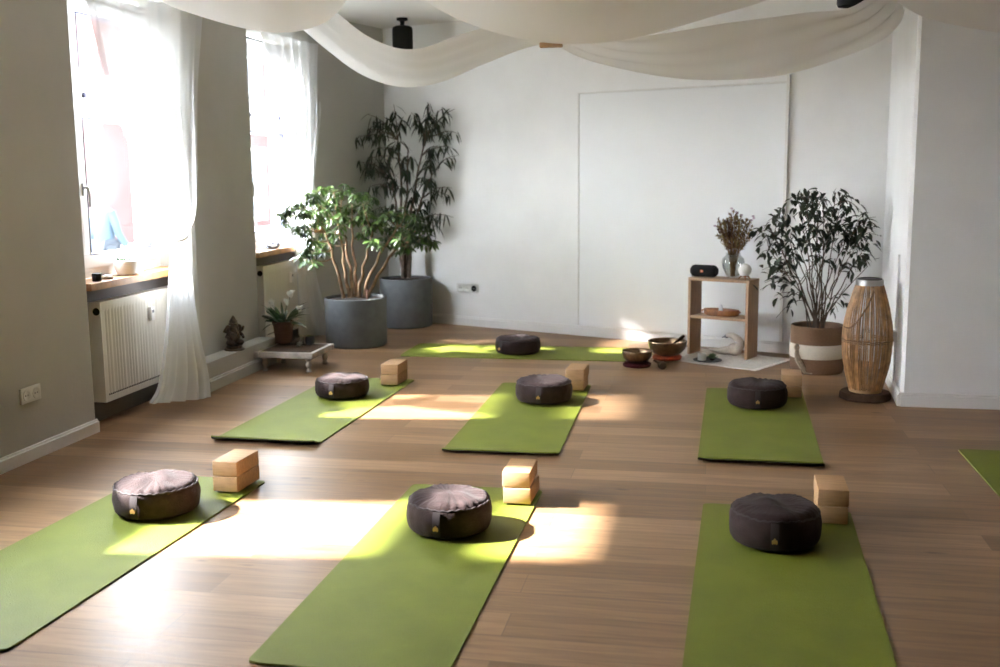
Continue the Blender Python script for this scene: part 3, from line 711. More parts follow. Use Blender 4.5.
for x, y, dy in clus:
    tp = lp(405 + (x - 405) * 1.17 + rnd(-8, 8), 190 + (y - 196) * 1.06 + rnd(-8, 8), dy * 2.2, pc); best = min(((p - tp).length + (0 if p.z < tp.z else .3), k, i) for k, pts in enumerate(forks) for i, p in enumerate(pts) if i >= 3)
    st = forks[best[1]][best[2]]; pts = [st + (tp - st) * f + Vector((0, 0, .05 * math.sin(PI * f))) for f in (0, .25, .5, .75, 1)]
    tube(bw, pts, [.005, .002], 5)
    for j in range(12):
        f = rnd(.35, 1.0); k = min(3, int(f * 4)); b0 = pts[k].lerp(pts[k + 1], f * 4 - k) + Vector((rnd(-.02, .02), rnd(-.03, .03), rnd(-.01, .02)))
        a = rnd(0, 2 * PI); dd = Vector((math.cos(a), math.sin(a), rnd(-1.5, -.1))); leaf(bl, b0, dd, rnd(.11, .17), rnd(.015, .022), .9, .25, 5)
for q in (bw, bl): clamp(q, ali, [(C0 + MB_ * .03, MB_), (C0 + nv * .03, nv)])
obj('stems', bw, 'barkdark', ali); obj('foliage', bl, 'leafdark', ali, angle=180)

# weeping fig in the woven basket
pc = onfloor(816, 375.5); pc = pc + Vector((pc.x, pc.y, 0)).normalized() * .185
RB, HB = .187, .335
fic = thing('potted_weeping_fig', 'many-stemmed weeping fig in the brown and cream woven basket', 'potted plant', (pc.x, pc.y, 0), 0)
bm = BM(); lathe(bm, [(RB * .96, 0), (RB, .02), (RB, HB * .33)], 56, fn=lambda p, a, r, z: p, cap1=False)
lathe(bm, [(RB, HB * .62), (RB * 1.0, HB - .004), (RB - .006, HB + .002), (RB - .014, HB - .004), (RB - .016, HB - .07)], 56, cap0=False, cap1=False); obj('basket', bm, 'jute', fic)
bm = BM(); lathe(bm, [(RB + .0005, HB * .325), (RB + .003, HB * .34), (RB + .003, HB * .61), (RB + .0005, HB * .625)], 56, cap0=False, cap1=False); obj('cotton_band', bm, 'cream', fic)
bm = BM()
av = math.atan2(-pc.y, -pc.x)
ta = av - .78; base = Vector((RB * 1.03 * math.cos(ta), RB * 1.03 * math.sin(ta), HB * .56))
for k in range(9):
    o = Vector((rnd(-.012, .012), rnd(-.012, .012), 0)); end = base + Vector((math.cos(av), math.sin(av), 0)) * .05 + Vector((.06, 0, 0)) + o * 2; end.z = .012 + k * .001
    mid_ = base.lerp(end, .5) + Vector((math.cos(ta), math.sin(ta), 0)) * .03 + o
    tube(bm, [base + o * .3, base.lerp(mid_, .5) + Vector((math.cos(ta), math.sin(ta), 0)) * .008, mid_, end, end + Vector((rnd(.03, .06), rnd(-.02, .0), 0))], [.007, .004], 6)
blob(bm, tuple(base), (.02, .02, .028), 2, .2); obj('tassel', bm, 'tasselcord', fic)
bm = BM(); lathe(bm, [(RB - .017, HB - .05), (RB * .6, HB - .045), (.01, HB - .04)], 28, fn=lambda p, a, rr, z: p + Vector((0, 0, .008 * noise.noise(p * 25)))); obj('soil', bm, 'soil', fic)
clus = [(760, 228), (764, 243), (759, 255), (768, 262), (772, 218), (780, 208), (788, 200), (797, 197), (806, 193), (812, 200), (820, 206), (828, 200), (836, 194), (844, 198), (852, 206), (860, 210), (868, 213), (876, 217), (873, 230), (878, 235), (870, 245), (862, 236), (854, 228), (846, 220), (838, 214), (830, 218), (822, 222), (814, 216), (806, 212), (798, 216), (790, 222), (782, 228), (776, 236), (782, 244), (774, 252), (790, 238), (798, 232), (806, 228), (814, 232), (822, 236), (830, 232), (838, 230), (846, 236), (854, 244), (862, 250), (868, 258), (872, 262), (858, 260), (850, 254), (842, 248), (834, 244), (826, 250), (818, 248), (810, 246), (802, 250), (794, 254), (786, 258), (778, 268), (768, 276), (774, 284), (782, 278), (765, 283), (774, 296), (790, 268), (800, 264), (846, 268), (856, 272), (812, 262), (836, 262), (824, 266), (776, 318), (792, 300), (838, 312), (846, 300), (757, 236), (762, 270), (770, 244), (784, 286), (760, 290), (796, 204), (804, 202), (816, 196), (840, 206), (850, 214), (866, 222), (874, 224), (826, 212), (818, 228), (842, 240), (852, 232), (790, 246), (780, 218), (812, 208), (834, 224)]
bw = BM(); bl = BM(); forks = []
for i in range(19):
    f = (i + .5) / 19; px = 766 + 104 * f; py = 250 - 42 * math.sin(PI * f) + rnd(-14, 22)
    tip = lp(px, py, rnd(-.16, .18), pc); a = rnd(0, 6.28); rr = rnd(.01, .085)
    pts = toward((rr * math.cos(a) + (f - .5) * .06, rr * math.sin(a), HB - .05), tip, .012, 9, .25)
    tube(bw, pts, [.0058 - .0038 * k / 9 for k in range(10)], 6); forks.append(pts)
for i in range(16):
    k = random.randrange(len(forks)); j = random.randint(3, 7); st = forks[k][j]; tip = st + Vector((rnd(-.14, .14), rnd(-.1, .1), rnd(.08, .25)))
    pts = toward(st, tip, .01, 5, -.2); tube(bw, pts, [.0035, .0015], 5)
for x, y in clus:
    tp = lp(x, y, rnd(-.2, .22), pc); best = min(((p - tp).length + (0 if p.z < tp.z + .03 else .2), k, i) for k, pts in enumerate(forks) for i, p in enumerate(pts) if i >= 3)
    st = forks[best[1]][best[2]]; pts = [st + (tp - st) * f + Vector((0, 0, .045 * math.sin(PI * f))) for f in (0, .25, .5, .75, 1)]
    tube(bw, pts, [.003, .0012], 5)
    for j in range(7 if y < 275 else 5):
        f = rnd(.3, 1.0); k = min(3, int(f * 4)); b0 = pts[k].lerp(pts[k + 1], f * 4 - k) + Vector((rnd(-.045, .045), rnd(-.05, .05), rnd(-.04, .035)))
        dd = Vector((rnd(-1, 1), rnd(-1, 1), rnd(-1.1, .25))); leaf(bl, b0, dd, rnd(.055, .09), rnd(.023, .033), .5, .3, 4)
for q in (bw, bl): clamp(q, fic, [(C0 + MB_ * .04, MB_), (K2 - N * .03, Vector((-(K0 - K2).y, (K0 - K2).x, 0)).normalized())])
obj('stems', bw, 'barkdark', fic); obj('foliage', bl, 'leafficus', fic, angle=180)

# ------------------------------------------------------------------ low table with pot plant
tang = math.atan2(7.756 - 7.812, -1.47 + 1.778) - .0
tx = L(2.94, .37); TW, TD, TH = .44, .44, .15
tb = thing('low_table', 'small low whitewashed plant table with turned feet beside the ledge', 'table', (tx.x, tx.y, 0), ANG)
bm = BM(); box(bm, (0, 0, TH - .008), (TW - .03, TD - .03, .012), 0, .003); obj('table_top', bm, 'tabletop', tb)
bm = BM()
for sx in (-1, 1): box(bm, (sx * (TW / 2 - .012), 0, TH - .023), (.03, TD + .02, .044), 0, .007)
for sy in (-1, 1): box(bm, (0, sy * (TD / 2 - .012), TH - .023), (TW + .02, .03, .044), 0, .007)
obj('rim', bm, 'tablewhite', tb)
for sx in (-1, 1):
    for sy in (-1, 1):
        bm = BM(); lathe(bm, [(.018, 0), (.022, .006), (.018, .02), (.013, .028), (.02, .042), (.024, .055), (.018, .07), (.014, .078), (.022, .09), (.024, .10), (.02, TH - .045)], 16, (sx * (TW / 2 - .05), sy * (TD / 2 - .05), 0)); obj('leg', bm, 'tablewhite', tb)
p = onfloor(284, 343.5, TH); pc = p + Vector((p.x, p.y, 0)).normalized() * .055
lil = thing('potted_peace_lily', 'small lily with white blooms in a brown clay pot on the low table', 'potted plant', (pc.x, pc.y, TH - .0015), 0)
bm = BM(); lathe(bm, [(.058, 0), (.062, .004), (.078, .14), (.083, .142), (.085, .168), (.077, .170), (.073, .145)], 28, cap1=False); obj('pot', bm, 'terracotta', lil)
bm = BM(); lathe(bm, [(.074, .150), (.01, .154)], 20); obj('soil', bm, 'soil', lil)
bl = BM()
for i in range(42):
    a = rnd(0, 2 * PI); el = rnd(.5, 2.4); dd = Vector((math.cos(a), math.sin(a), el)); leaf(bl, (.02 * math.cos(a), .02 * math.sin(a), .14), dd, rnd(.17, .26), rnd(.022, .034), 1.0, .2, 6)
clamp(bl, lil, [(L(0, .055), N)])
obj('foliage', bl, 'leaflily', lil, angle=180)
for px, py in ((291, 294), (287, 302), (271, 303), (299, 309)):
    bm = BM(); tp = atY(px, py, pc.y - .02) - lil.location; tube(bm, [(0, 0, .14), (tp.x * .4, tp.y * .4, tp.z * .7), tuple(tp)], [.0025, .0015], 5, mi=1)
    for k in range(6): leaf(bm, tp - Vector((0, 0, .03)), Vector((rnd(-.6, .6), rnd(-.6, .6), 1)), .065, .036, .1, .5, 4)
    obj('bloom', bm, ['flowerwhite', 'leaflily'], lil, angle=180)
p = onfloor(299, 346, TH); j = thing('tealight_glass', 'small clear tealight glass on the low table', 'candle holder', (p.x + .0, p.y + .03, TH - .0015), 0)
bm = BM(); lathe(bm, [(.028, 0), (.033, .004), (.036, .035), (.034, .065), (.031, .065), (.032, .035), (.029, .008)], 24, cap1=False); obj('glass_cup', bm, 'clear', j)
bm = BM(); lathe(bm, [(.02, .009), (.02, .024), (.004, .025), (.002, .036)], 16); obj('tealight', bm, 'wax', j)
p = onfloor(308, 345, TH); j = thing('dark_votive', 'small dark green votive cup beside the tealight glass', 'candle holder', (p.x + .01, p.y + .035, TH - .0015), 0)
bm = BM(); lathe(bm, [(.022, 0), (.034, .01), (.038, .04), (.033, .062), (.029, .062), (.031, .04)], 24, cap1=False); obj('cup', bm, 'slate', j)
bm = BM()
for i in range(12): leaf(bm, (0, 0, .045), Vector((rnd(-1, 1), rnd(-1, 1), 1)), .035, .016, .3)
obj('sprig', bm, 'leaflily', j, angle=180)

# seated figurine on the ledge
p = L(2.52, .082, .1955); st = thing('seated_figurine', 'small dark bronze seated deity figurine on the white ledge', 'figurine', p, ANG - .7)
bm = BM(); 
blob(bm, (0, 0, .022), (.058, .058, .024), 3, .1, 3, 1); blob(bm, (.015, .035, .055), (.045, .03, .024), 2, .1, 3, 2); blob(bm, (.015, -.035, .055), (.045, .03, .024), 2, .1, 3, 3)
blob(bm, (-.005, 0, .095), (.042, .047, .052), 3, .12, 3, 4); blob(bm, (.012, 0, .085), (.038, .038, .034), 3, .05, 2, 5)
for s in (-1, 1):
    tube(bm, [(0, s * .04, .125), (.012, s * .062, .10), (.045, s * .05, .092)], [.014, .010], 8); tube(bm, [(-.01, s * .04, .13), (-.005, s * .068, .14), (.02, s * .066, .165)], [.013, .009], 8)
blob(bm, (.008, 0, .158), (.034, .034, .034), 3, .06, 3, 6)
for s in (-1, 1): blob(bm, (-.002, s * .042, .158), (.008, .022, .026), 2, .05)
tube(bm, [(.035, 0, .155), (.055, .002, .135), (.058, .006, .11), (.05, .016, .095), (.046, .024, .10)], [.012, .006], 8)
obj('body', bm, 'statue', st)
bm = BM(); lathe(bm, [(.034, .183), (.036, .19), (.028, .2), (.03, .207), (.02, .222), (.012, .236), (.004, .248)], 16); obj('headdress', bm, 'statue', st)
bm = BM(); lathe(bm, [(.07, 0), (.074, .006), (.066, .014), (.05, .016)], 24); obj('pedestal', bm, 'statue', st)

# window-sill things
p = L(1.415, -.072, .84); w = thing('bowl_planter', 'white round bowl planter with small sprigs on the nearer window sill', 'planter', p, 0)
bm = BM(); lathe(bm, [(.042, 0), (.063, .008), (.076, .045), (.078, .088), (.074, .091), (.070, .08)], 28, cap1=False); obj('bowl', bm, 'white', w)
bm = BM(); lathe(bm, [(.0705, .078), (.005, .081)], 20); obj('soil', bm, 'soil', w)
bm = BM()
for i in range(26): a = rnd(0, 6.28); leaf(bm, (.045 * math.cos(a), .045 * math.sin(a), .078), Vector((math.cos(a) * .5, math.sin(a) * .5, 1)), rnd(.02, .045), .010, .5)
obj('sprigs', bm, 'leaflily', w, angle=180)
p = L(1.585, -.10, .84); w = thing('candle_cup', 'small white cup beside the bowl planter on the nearer sill', 'cup', p, 0)
bm = BM(); lathe(bm, [(.03, 0), (.034, .006), (.036, .07), (.033, .072), (.031, .06)], 24, cap1=False); obj('cup', bm, 'white', w)
bm = BM(); lathe(bm, [(.031, .055), (.004, .056), (.002, .068)], 16); obj('candle', bm, 'wax', w)
p = L(1.04, -.05, .84); w = thing('black_tin', 'small black tin on the left end of the nearer window sill', 'tin', p, ANG)
bm = BM(); lathe(bm, [(.024, 0), (.026, .003), (.026, .034), (.024, .036)], 20); obj('tin_body', bm, 'black', w)
bm = BM(); lathe(bm, [(.0268, .034), (.0268, .044), (.024, .046)], 20); obj('lid', bm, 'black', w)
bm = BM(); blob(bm, (0, 0, .012), (.035, .024, .014), 3, .3, 2, 3); o = obj('pebble', bm, 'driftwood', loc=L(1.15, -.05, .84)); tag(o, 'small pale pebble between the black tin and the bowl planter', 'pebble')
bm = BM(); blob(bm, (0, 0, .016), (.05, .085, .02), 3, .5, 1.6, 9); blob(bm, (.01, .03, .03), (.035, .05, .02), 3, .5, 1.6, 4); o = obj('slate_stone', bm, 'stone', loc=L(3.62, -.06, .842), rotz=ANG); tag(o, 'flat dark grey stone on the sill of the far window', 'stone')

# ------------------------------------------------------------------ shelf by the board
FLs = Vector((1.467, 8.243, 0)); sa = math.radians(-36.0); sx_ = Vector((math.cos(sa), math.sin(sa), 0)); sy_ = Vector((-sx_.y, sx_.x, 0))
SW, SD, SH = .50, .20, .605; RUGZ = .008
sh = thing('wooden_shelf', 'open oak shelf unit with two compartments on the white rug', 'shelf', FLs + Vector((0, 0, RUGZ)), sa)
for x in (.0125, SW - .0125): bm = BM(); box(bm, (x, SD / 2, SH / 2 - .011), (.022, SD, SH - .023), 0, .002); obj('side_panel', bm, 'shelfwood', sh)
bm = BM(); box(bm, (SW / 2, SD / 2, SH - .011), (SW, SD, .022), 0, .002); obj('top_board', bm, 'shelfwood', sh)
bm = BM(); box(bm, (SW / 2, SD / 2, .30), (SW - .05, SD, .02), 0, .002); obj('shelf_board', bm, 'shelfwood', sh)
def S(x, y, z): return FLs + sx_ * x + sy_ * y + Vector((0, 0, RUGZ + z))
TOP = SH; MID = .31
# rug
rc = [Vector((1.296, 8.002, 0)), Vector((1.814, 7.548, 0)), Vector((2.179, 8.046, 0))]
ra = math.atan2(rc[1].y - rc[0].y, rc[1].x - rc[0].x); rx_ = Vector((math.cos(ra), math.sin(ra), 0)); ry_ = Vector((-rx_.y, rx_.x, 0))
RWd, RDp = .90, .60; ro = rc[1] - rx_ * RWd
rg = thing('white_rug', 'small white fringed cotton rug under the oak shelf', 'rug', ro, ra)
bm = BM(); g = []
for i in range(31):
    g.append([(RWd * i / 30 + .006 * noise.noise(Vector((j * .6, i * .2, 2))), RDp * j / 20 + .008 * math.sin(i * .7), .0015 + .0016 * (1 + noise.noise(Vector((i * .5, j * .5, 1))))) for j in range(21)])
thick(bm, g, .004); obj('rug_cloth', bm, 'rug', rg)
bm = BM()
for i in range(60):
    y = RDp * (i + .5) / 60; tube(bm, [(RWd - .005, y, .004), (RWd + .012, y + rnd(-.004, .004), .0045), (RWd + rnd(.02, .032), y + rnd(-.008, .008), .003)], .0022, 5)
obj('fringe', bm, 'rug', rg)
# portable speaker
sp = thing('portable_speaker', 'black rounded portable speaker on top of the oak shelf', 'speaker', S(.095, .085, TOP + .001), sa)
AX = Matrix.Rotation(PI / 2, 3, 'Y')
bm = BM(); hl = .105; Rr = .047
lathe(bm, [(.02, -hl), (.034, -hl + .003), (.043, -hl + .012), (Rr, -hl + .03), (Rr, hl - .03), (.043, hl - .012), (.034, hl - .003), (.02, hl)], 28, (0, 0, Rr), axis=AX); obj('body', bm, 'blackcloth', sp)
for k in (-1, 1):
    bm = BM(); lathe(bm, [(.030, 0), (.030, .006), (.012, .009)], 24, (k * (hl - .004), 0, Rr), axis=AX if k > 0 else AX @ Matrix.Rotation(PI, 3, 'X')); obj('end_cap', bm, 'black', sp)
bm = BM(); box(bm, (0, -Rr - .0005, Rr + .002), (.024, .005, .017), 0, .002); bd = obj('badge', bm, 'logo', sp)
bm = BM(); box(bm, (-.005, -Rr - .0035, Rr + .002), (.003, .002, .010)); box(bm, (.002, -Rr - .0035, Rr + .002), (.006, .002, .010), 0, .0008); obj('badge_mark', bm, 'white', bd)
# vase of dried flowers
va = thing('flower_vase', 'clear glass vase of dried brown flowers on the oak shelf', 'vase', S(.315, .125, TOP + .001), 0)
bm = BM(); lathe(bm, [(.034, 0), (.044, .004), (.055, .025), (.078, .075), (.088, .118), (.080, .150), (.060, .170), (.052, .180), (.057, .192), (.0555, .192), (.050, .181), (.058, .169), (.077, .149), (.085, .118), (.075, .076), (.052, .028), (.036, .012)], 36); obj('glass_body', bm, 'clear', va)
bmS = BM(); bmR = BM(); bmG = BM(); bmL = BM()
for i in range(84):
    tx_ = rnd(-.135, .145); tz = rnd(.39, .50) - abs(tx_) * .55 + rnd(-.03, .03); ty = rnd(-.07, .07)
    b0 = Vector((rnd(-.018, .018), rnd(-.018, .018), .012)); nk = Vector((tx_ * .30, ty * .30, .19)); tp = Vector((tx_, ty, tz)); md = nk.lerp(tp, .5) + Vector((-tx_ * .08, 0, .012))
    tube(bmS, [b0, nk, md, tp], .0014, 4); q = i % 4; tb_ = (bmR, bmG, bmS, bmR)[q]
    for k in range(17):
        f = rnd(.12, 1.05); bp_ = nk.lerp(tp, f); leaf(tb_, bp_, (tp - nk).normalized() + Vector((rnd(-.7, .7), rnd(-.7, .7), rnd(-.3, .5))), rnd(.018, .034), rnd(.006, .011), .3, .3, 3)
    for k in range(6): leaf(bmG if i % 4 else bmR, tp, Vector((rnd(-1, 1), rnd(-1, 1), rnd(-.3, 1))), .018, .012, .2, .4, 3)
for dx, dz in ((-.02, .53), (-.005, .51), (.02, .50), (-.035, .49), (.145, .47), (.13, .44), (.15, .455), (-.145, .40), (.055, .48)):
    tube(bmL, [(dx * .15, 0, .19), (dx * .6, .005, .3), (dx, 0, dz)], .0012, 4); blob(bmL, (dx, 0, dz), (.012, .012, .008), 2, .3, 5, dx)
obj('stalks', bmS, 'paledry', va, angle=180); obj('rust_flowers', bmR, 'dryred', va, angle=180); obj('olive_flowers', bmG, 'drygreen', va, angle=180); obj('lilac_flowers', bmL, 'drylilac', va, angle=180)
# white globe on wooden feet
gl = thing('globe_lamp', 'small white globe on a wooden tripod foot beside the vase', 'lamp', S(.448, .04, TOP + .001), sa)
bm = BM(); blob(bm, (0, 0, .073), (.050, .050, .050), 4, 0); obj('globe', bm, 'white', gl)
bm = BM(); lathe(bm, [(.026, .022), (.032, .026), (.034, .03), (.028, .03)], 24)
for k in range(3): a = 2 * PI * k / 3 - PI / 2 + .5; tube(bm, [(.026 * math.cos(a), .026 * math.sin(a), .03), (.05 * math.cos(a), .05 * math.sin(a), .004)], [.007, .005], 8)
obj('tripod_foot', bm, 'traywood', gl)
# tray and crystal on the middle board
tr = thing('wooden_tray', 'oval dark wood tray on the middle board of the oak shelf', 'tray', S(.235, .10, MID + .001), sa)
def ov(p, a, r, z): return Vector((p.x * 1.0 * (1 + .05 * math.sin(3 * a)), p.y * .52, p.z))
bm = BM(); lathe(bm, [(.125, 0), (.14, .006), (.147, .042), (.143, .048), (.130, .044), (.122, .014), (.02, .012)], 48, fn=ov); obj('tray_body', bm, 'traywood', tr)
for k in (-1, 1): bm = BM(); tube(bm, [(k * .147, -.02, .026), (k * .156, -.01, .034), (k * .156, .01, .034), (k * .147, .02, .026)], .005, 8); obj('grip', bm, 'traywood', tr)
cr = BM(); lathe(cr, [(.017, 0), (.018, .02), (.013, .062), (.001, .085)], 6); o = obj('crystal_point', cr, 'crystal', loc=S(.235, .095, MID + .011), smooth=False); tag(o, 'pale standing crystal point in the wooden tray', 'crystal')
# swan sculpture under the shelf
sw = thing('swan_ornament', 'pale driftwood swan ornament under the lower shelf compartment', 'ornament', S(.30, .12, 0), sa)
bm = BM()
g = cat([(-.17, 0, .035), (-.12, 0, .030), (-.06, 0, .032), (0, 0, .042), (.05, 0, .050)], 5); tube(bm, g, [.004 + .036 * (i / (len(g) - 1)) ** .8 for i in range(len(g))], 14)
blob(bm, (.045, 0, .052), (.06, .04, .048), 3, .05, 2, 3)
g = cat([(.07, 0, .06), (.095, 0, .10), (.07, 0, .135), (.03, 0, .155), (-.005, 0, .158), (-.025, 0, .148)], 5); tube(bm, g, [.036 - .022 * (i / (len(g) - 1)) for i in range(len(g))], 12)
obj('body', bm, 'driftwood', sw)
bm = BM(); blob(bm, (-.02, 0, .150), (.022, .015, .016), 3, .05); tube(bm, [(-.035, 0, .147), (-.06, 0, .136)], [.008, .003], 8); obj('head', bm, 'stone', sw)
# plate with candle and succulent
p = onfloor(708, 361.5, .01); pl = thing('slate_plate', 'round dark plate on the white rug before the shelf', 'plate', (p.x, p.y + .02, .0085), 0)
bm = BM(); lathe(bm, [(.06, 0), (.075, .003), (.105, .010), (.105, .013), (.075, .007), (.005, .006)], 36); obj('plate_body', bm, 'slate', pl)
bm = BM(); lathe(bm, [(.097, .0125), (.1075, .0135), (.1075, .0095), (.104, .009)], 36, cap0=False, cap1=False); obj('plate_rim', bm, 'slate', pl)
c = thing('candle_jar', 'small white candle jar on the dark plate', 'candle', (p.x - .04, p.y + .035, .0148), 0)
bm = BM(); lathe(bm, [(.028, 0), (.032, .004), (.033, .05), (.030, .052), (.029, .04)], 24, cap1=False); obj('jar', bm, 'white', c)
bm = BM(); lathe(bm, [(.029, .036), (.004, .037), (.002, .048)], 16); obj('wax', bm, 'wax', c)
c = thing('succulent', 'small green succulent on the dark plate beside the candle', 'succulent', (p.x + .035, p.y + .02, .0148), 0)
bm = BM()
for ring, (n_, el, ln) in enumerate(((9, .25, .042), (8, .8, .038), (6, 1.6, .032), (4, 3, .026))):
    for i in range(n_): a = 2 * PI * (i + ring * .5) / n_; leaf(bm, (.006 * math.cos(a), .006 * math.sin(a), .012 + ring * .006), Vector((math.cos(a), math.sin(a), el)), ln, .022, -.3, .5)
obj('rosette', bm, 'succulent', c, angle=180)
bm = BM(); lathe(bm, [(.012, 0), (.02, .008), (.014, .018)], 14); obj('root_ball', bm, 'soil', c)

# ------------------------------------------------------------------ singing bowls
def sbowl(c, R, h, cz, cm, label, clabel, cR, z0=0):
    cu = BM(); lathe(cu, [(cR * .92, 0), (cR, cz * .25), (cR * 1.02, cz * .6), (cR * .88, cz * .95), (cR * .5, cz), (.005, cz * .92)], 36, fn=lambda p, a, r, z: p * (1 + .03 * math.sin(6 * a)) if r > .02 else p)
    o = obj('bowl_cushion', cu, cm, loc=(c.x, c.y, .0005 + z0)); tag(o, clabel, 'cushion')
    r = thing('singing_bowl', label, 'singing bowl', (c.x, c.y, cz + z0), 0, 'bronze singing bowls')
    bm = BM(); lathe(bm, [(.005, .0), (R * .45, .002), (R * .72, h * .16), (R * .92, h * .48), (R * .99, h * .85), (R, h), (R * .965, h), (R * .95, h * .84), (R * .88, h * .48), (R * .68, h * .2), (.005, .01)], 48); obj('bowl_body', bm, 'brass', r)
    bm = BM(); tube(bm, [(R * .985 * math.cos(2 * PI * i / 48), R * .985 * math.sin(2 * PI * i / 48), h) for i in range(48)], .004, 6, closed=True); obj('bowl_rim', bm, 'brass', r); return r
c1 = onfloor(637, 368.5); c1 = c1 + Vector((c1.x, c1.y, 0)).normalized() * .10
sbowl(c1, .114, .086, .030, 'wine', 'smaller bronze singing bowl on a dark red cushion', 'dark wine red ring cushion under the smaller singing bowl', .105)
c2 = onfloor(667, 362.5); c2 = c2 + Vector((c2.x, c2.y, 0)).normalized() * .115
sbowl(c2, .148, .108, .030, 'orange', 'larger bronze singing bowl on an orange cushion', 'orange red cushion under the larger singing bowl', .112, .0085)
def mallet(a, b, hr, label):
    a = Vector(a); b = Vector(b); r = thing('bowl_mallet', label, 'mallet', a); d_ = (b - a); q = d_.to_track_quat('Z', 'Y').to_matrix()
    bm = BM(); tube(bm, [(0, 0, 0), tuple(d_ * .5), tuple(d_)], [.007, .008, .009], 10); obj('stick', bm, 'darkwood', r)
    bm = BM(); lathe(bm, [(.012, -.035), (hr * .85, -.03), (hr, -.012), (hr, .012), (hr * .85, .028), (.012, .032)], 24, tuple(d_), axis=q); obj('felt_head', bm, 'darkwood', r)
a = onfloor(654, 361.5, .02); b_ = onfloor(662, 365, .032); mallet((a.x, a.y, .028), (b_.x, b_.y - .01, .033), .031, 'wooden mallet with felt head lying beside the smaller bowl')
zb = .0385
mallet((c2.x - .02, c2.y - .04, zb + .045), (c2.x + .112, c2.y + .045, zb + .122), .013, 'wooden mallet leaning inside the larger singing bowl')

# ------------------------------------------------------------------ wicker lantern
lc = onfloor(864.5, 403.2); lc = lc + Vector((lc.x, lc.y, 0)).normalized() * .155
bm = BM(); lathe(bm, [(.150, 0), (.156, .006), (.153, .04), (.148, .046), (.005, .046)], 40, fn=lambda p, a, r, z: Vector((p.x, p.y, p.z)) * 1 + Vector((math.cos(a), math.sin(a), 0)) * (.006 * noise.noise(Vector((math.cos(a) * 3, math.sin(a) * 3, 1))) if r > .1 else 0))
o = obj('wood_slice', bm, 'darkwood', loc=(lc.x, lc.y, 0)); tag(o, 'dark round wood slice with bark under the wicker lantern', 'wood slice')
ln = thing('wicker_lantern', 'tall barrel shaped bamboo lantern with rope handle beside the pier', 'lantern', (lc.x, lc.y, .0465), 0)
LH = .685
def prof(f): return .088 + .066 * math.sin(PI * min(1, max(0, f * .93 + .045))) ** 1.0 - .012 * f
bm = BM(); n = 64
for i in range(n):
    a = 2 * PI * i / n + rnd(-.018, .018); pts = []
    for k in range(15):
        f = k / 14; rr = prof(f) + rnd(-.001, .001); aa = a + .012 * math.sin(f * 4 + i); pts.append((rr * math.cos(aa), rr * math.sin(aa), .018 + (LH - .03) * f))
    w_ = .0030 + .0012 * (i % 3)
    tube(bm, pts, w_, 5)
obj('bamboo_strips', bm, 'bamboo', ln)
bm = BM(); rr = prof(.5) - .004
for off in (-.006, .006): tube(bm, [((rr + .006 + off * .3) * math.cos(2 * PI * i / 48), (rr + .006 + off * .3) * math.sin(2 * PI * i / 48), LH * .475 + off + .003 * math.sin(i * 2.1)) for i in range(48)], .0042, 6, closed=True)
tube(bm, [(-rr, 0, LH * .475), (0, 0, LH * .475 - .008), (rr, 0, LH * .475)], .004, 6); obj('middle_hoop', bm, 'rope', ln)
bm = BM(); lathe(bm, [(.098, .0), (.101, .012), (.098, .024), (.082, .024), (.08, 0)], 40); obj('base_ring', bm, 'block', ln)
bm = BM(); lathe(bm, [(.080, LH - .018), (.083, LH - .016), (.083, LH + .022), (.080, LH + .024), (.070, LH + .022), (.069, LH - .016)], 40); cp = obj('metal_collar', bm, 'zinc', ln)
bm = BM(); lathe(bm, [(.074, LH + .021), (.074, LH + .030), (.058, LH + .033), (.058, LH + .026)], 36); obj('collar_top', bm, 'slate', cp)
bm = BM(); av = math.atan2(-lc.y, -lc.x)
g = []
for i in range(17):
    f = i / 16; aa = av + .28 - 1.45 * f; f2 = (1 - .06 - .34 * math.sin(PI * .5 * min(1, f * 1.25)) ** 1.2)
    rr = prof(min(1, f2)) + .008; g.append((rr * math.cos(aa), rr * math.sin(aa), LH * f2))
tube(bm, g, .0048, 7); obj('rope_handle', bm, 'rope', ln)
bm = BM(); lathe(bm, [(.028, LH * .475), (.034, LH * .475 + .004), (.038, LH * .475 + .075), (.035, LH * .475 + .075), (.031, LH * .475 + .01)], 24, cap1=False); obj('glass_cup', bm, 'clear', ln)
bm = BM(); lathe(bm, [(.024, LH * .475 + .008), (.024, LH * .475 + .05), (.003, LH * .475 + .052)], 16); obj('candle', bm, 'wax', ln)

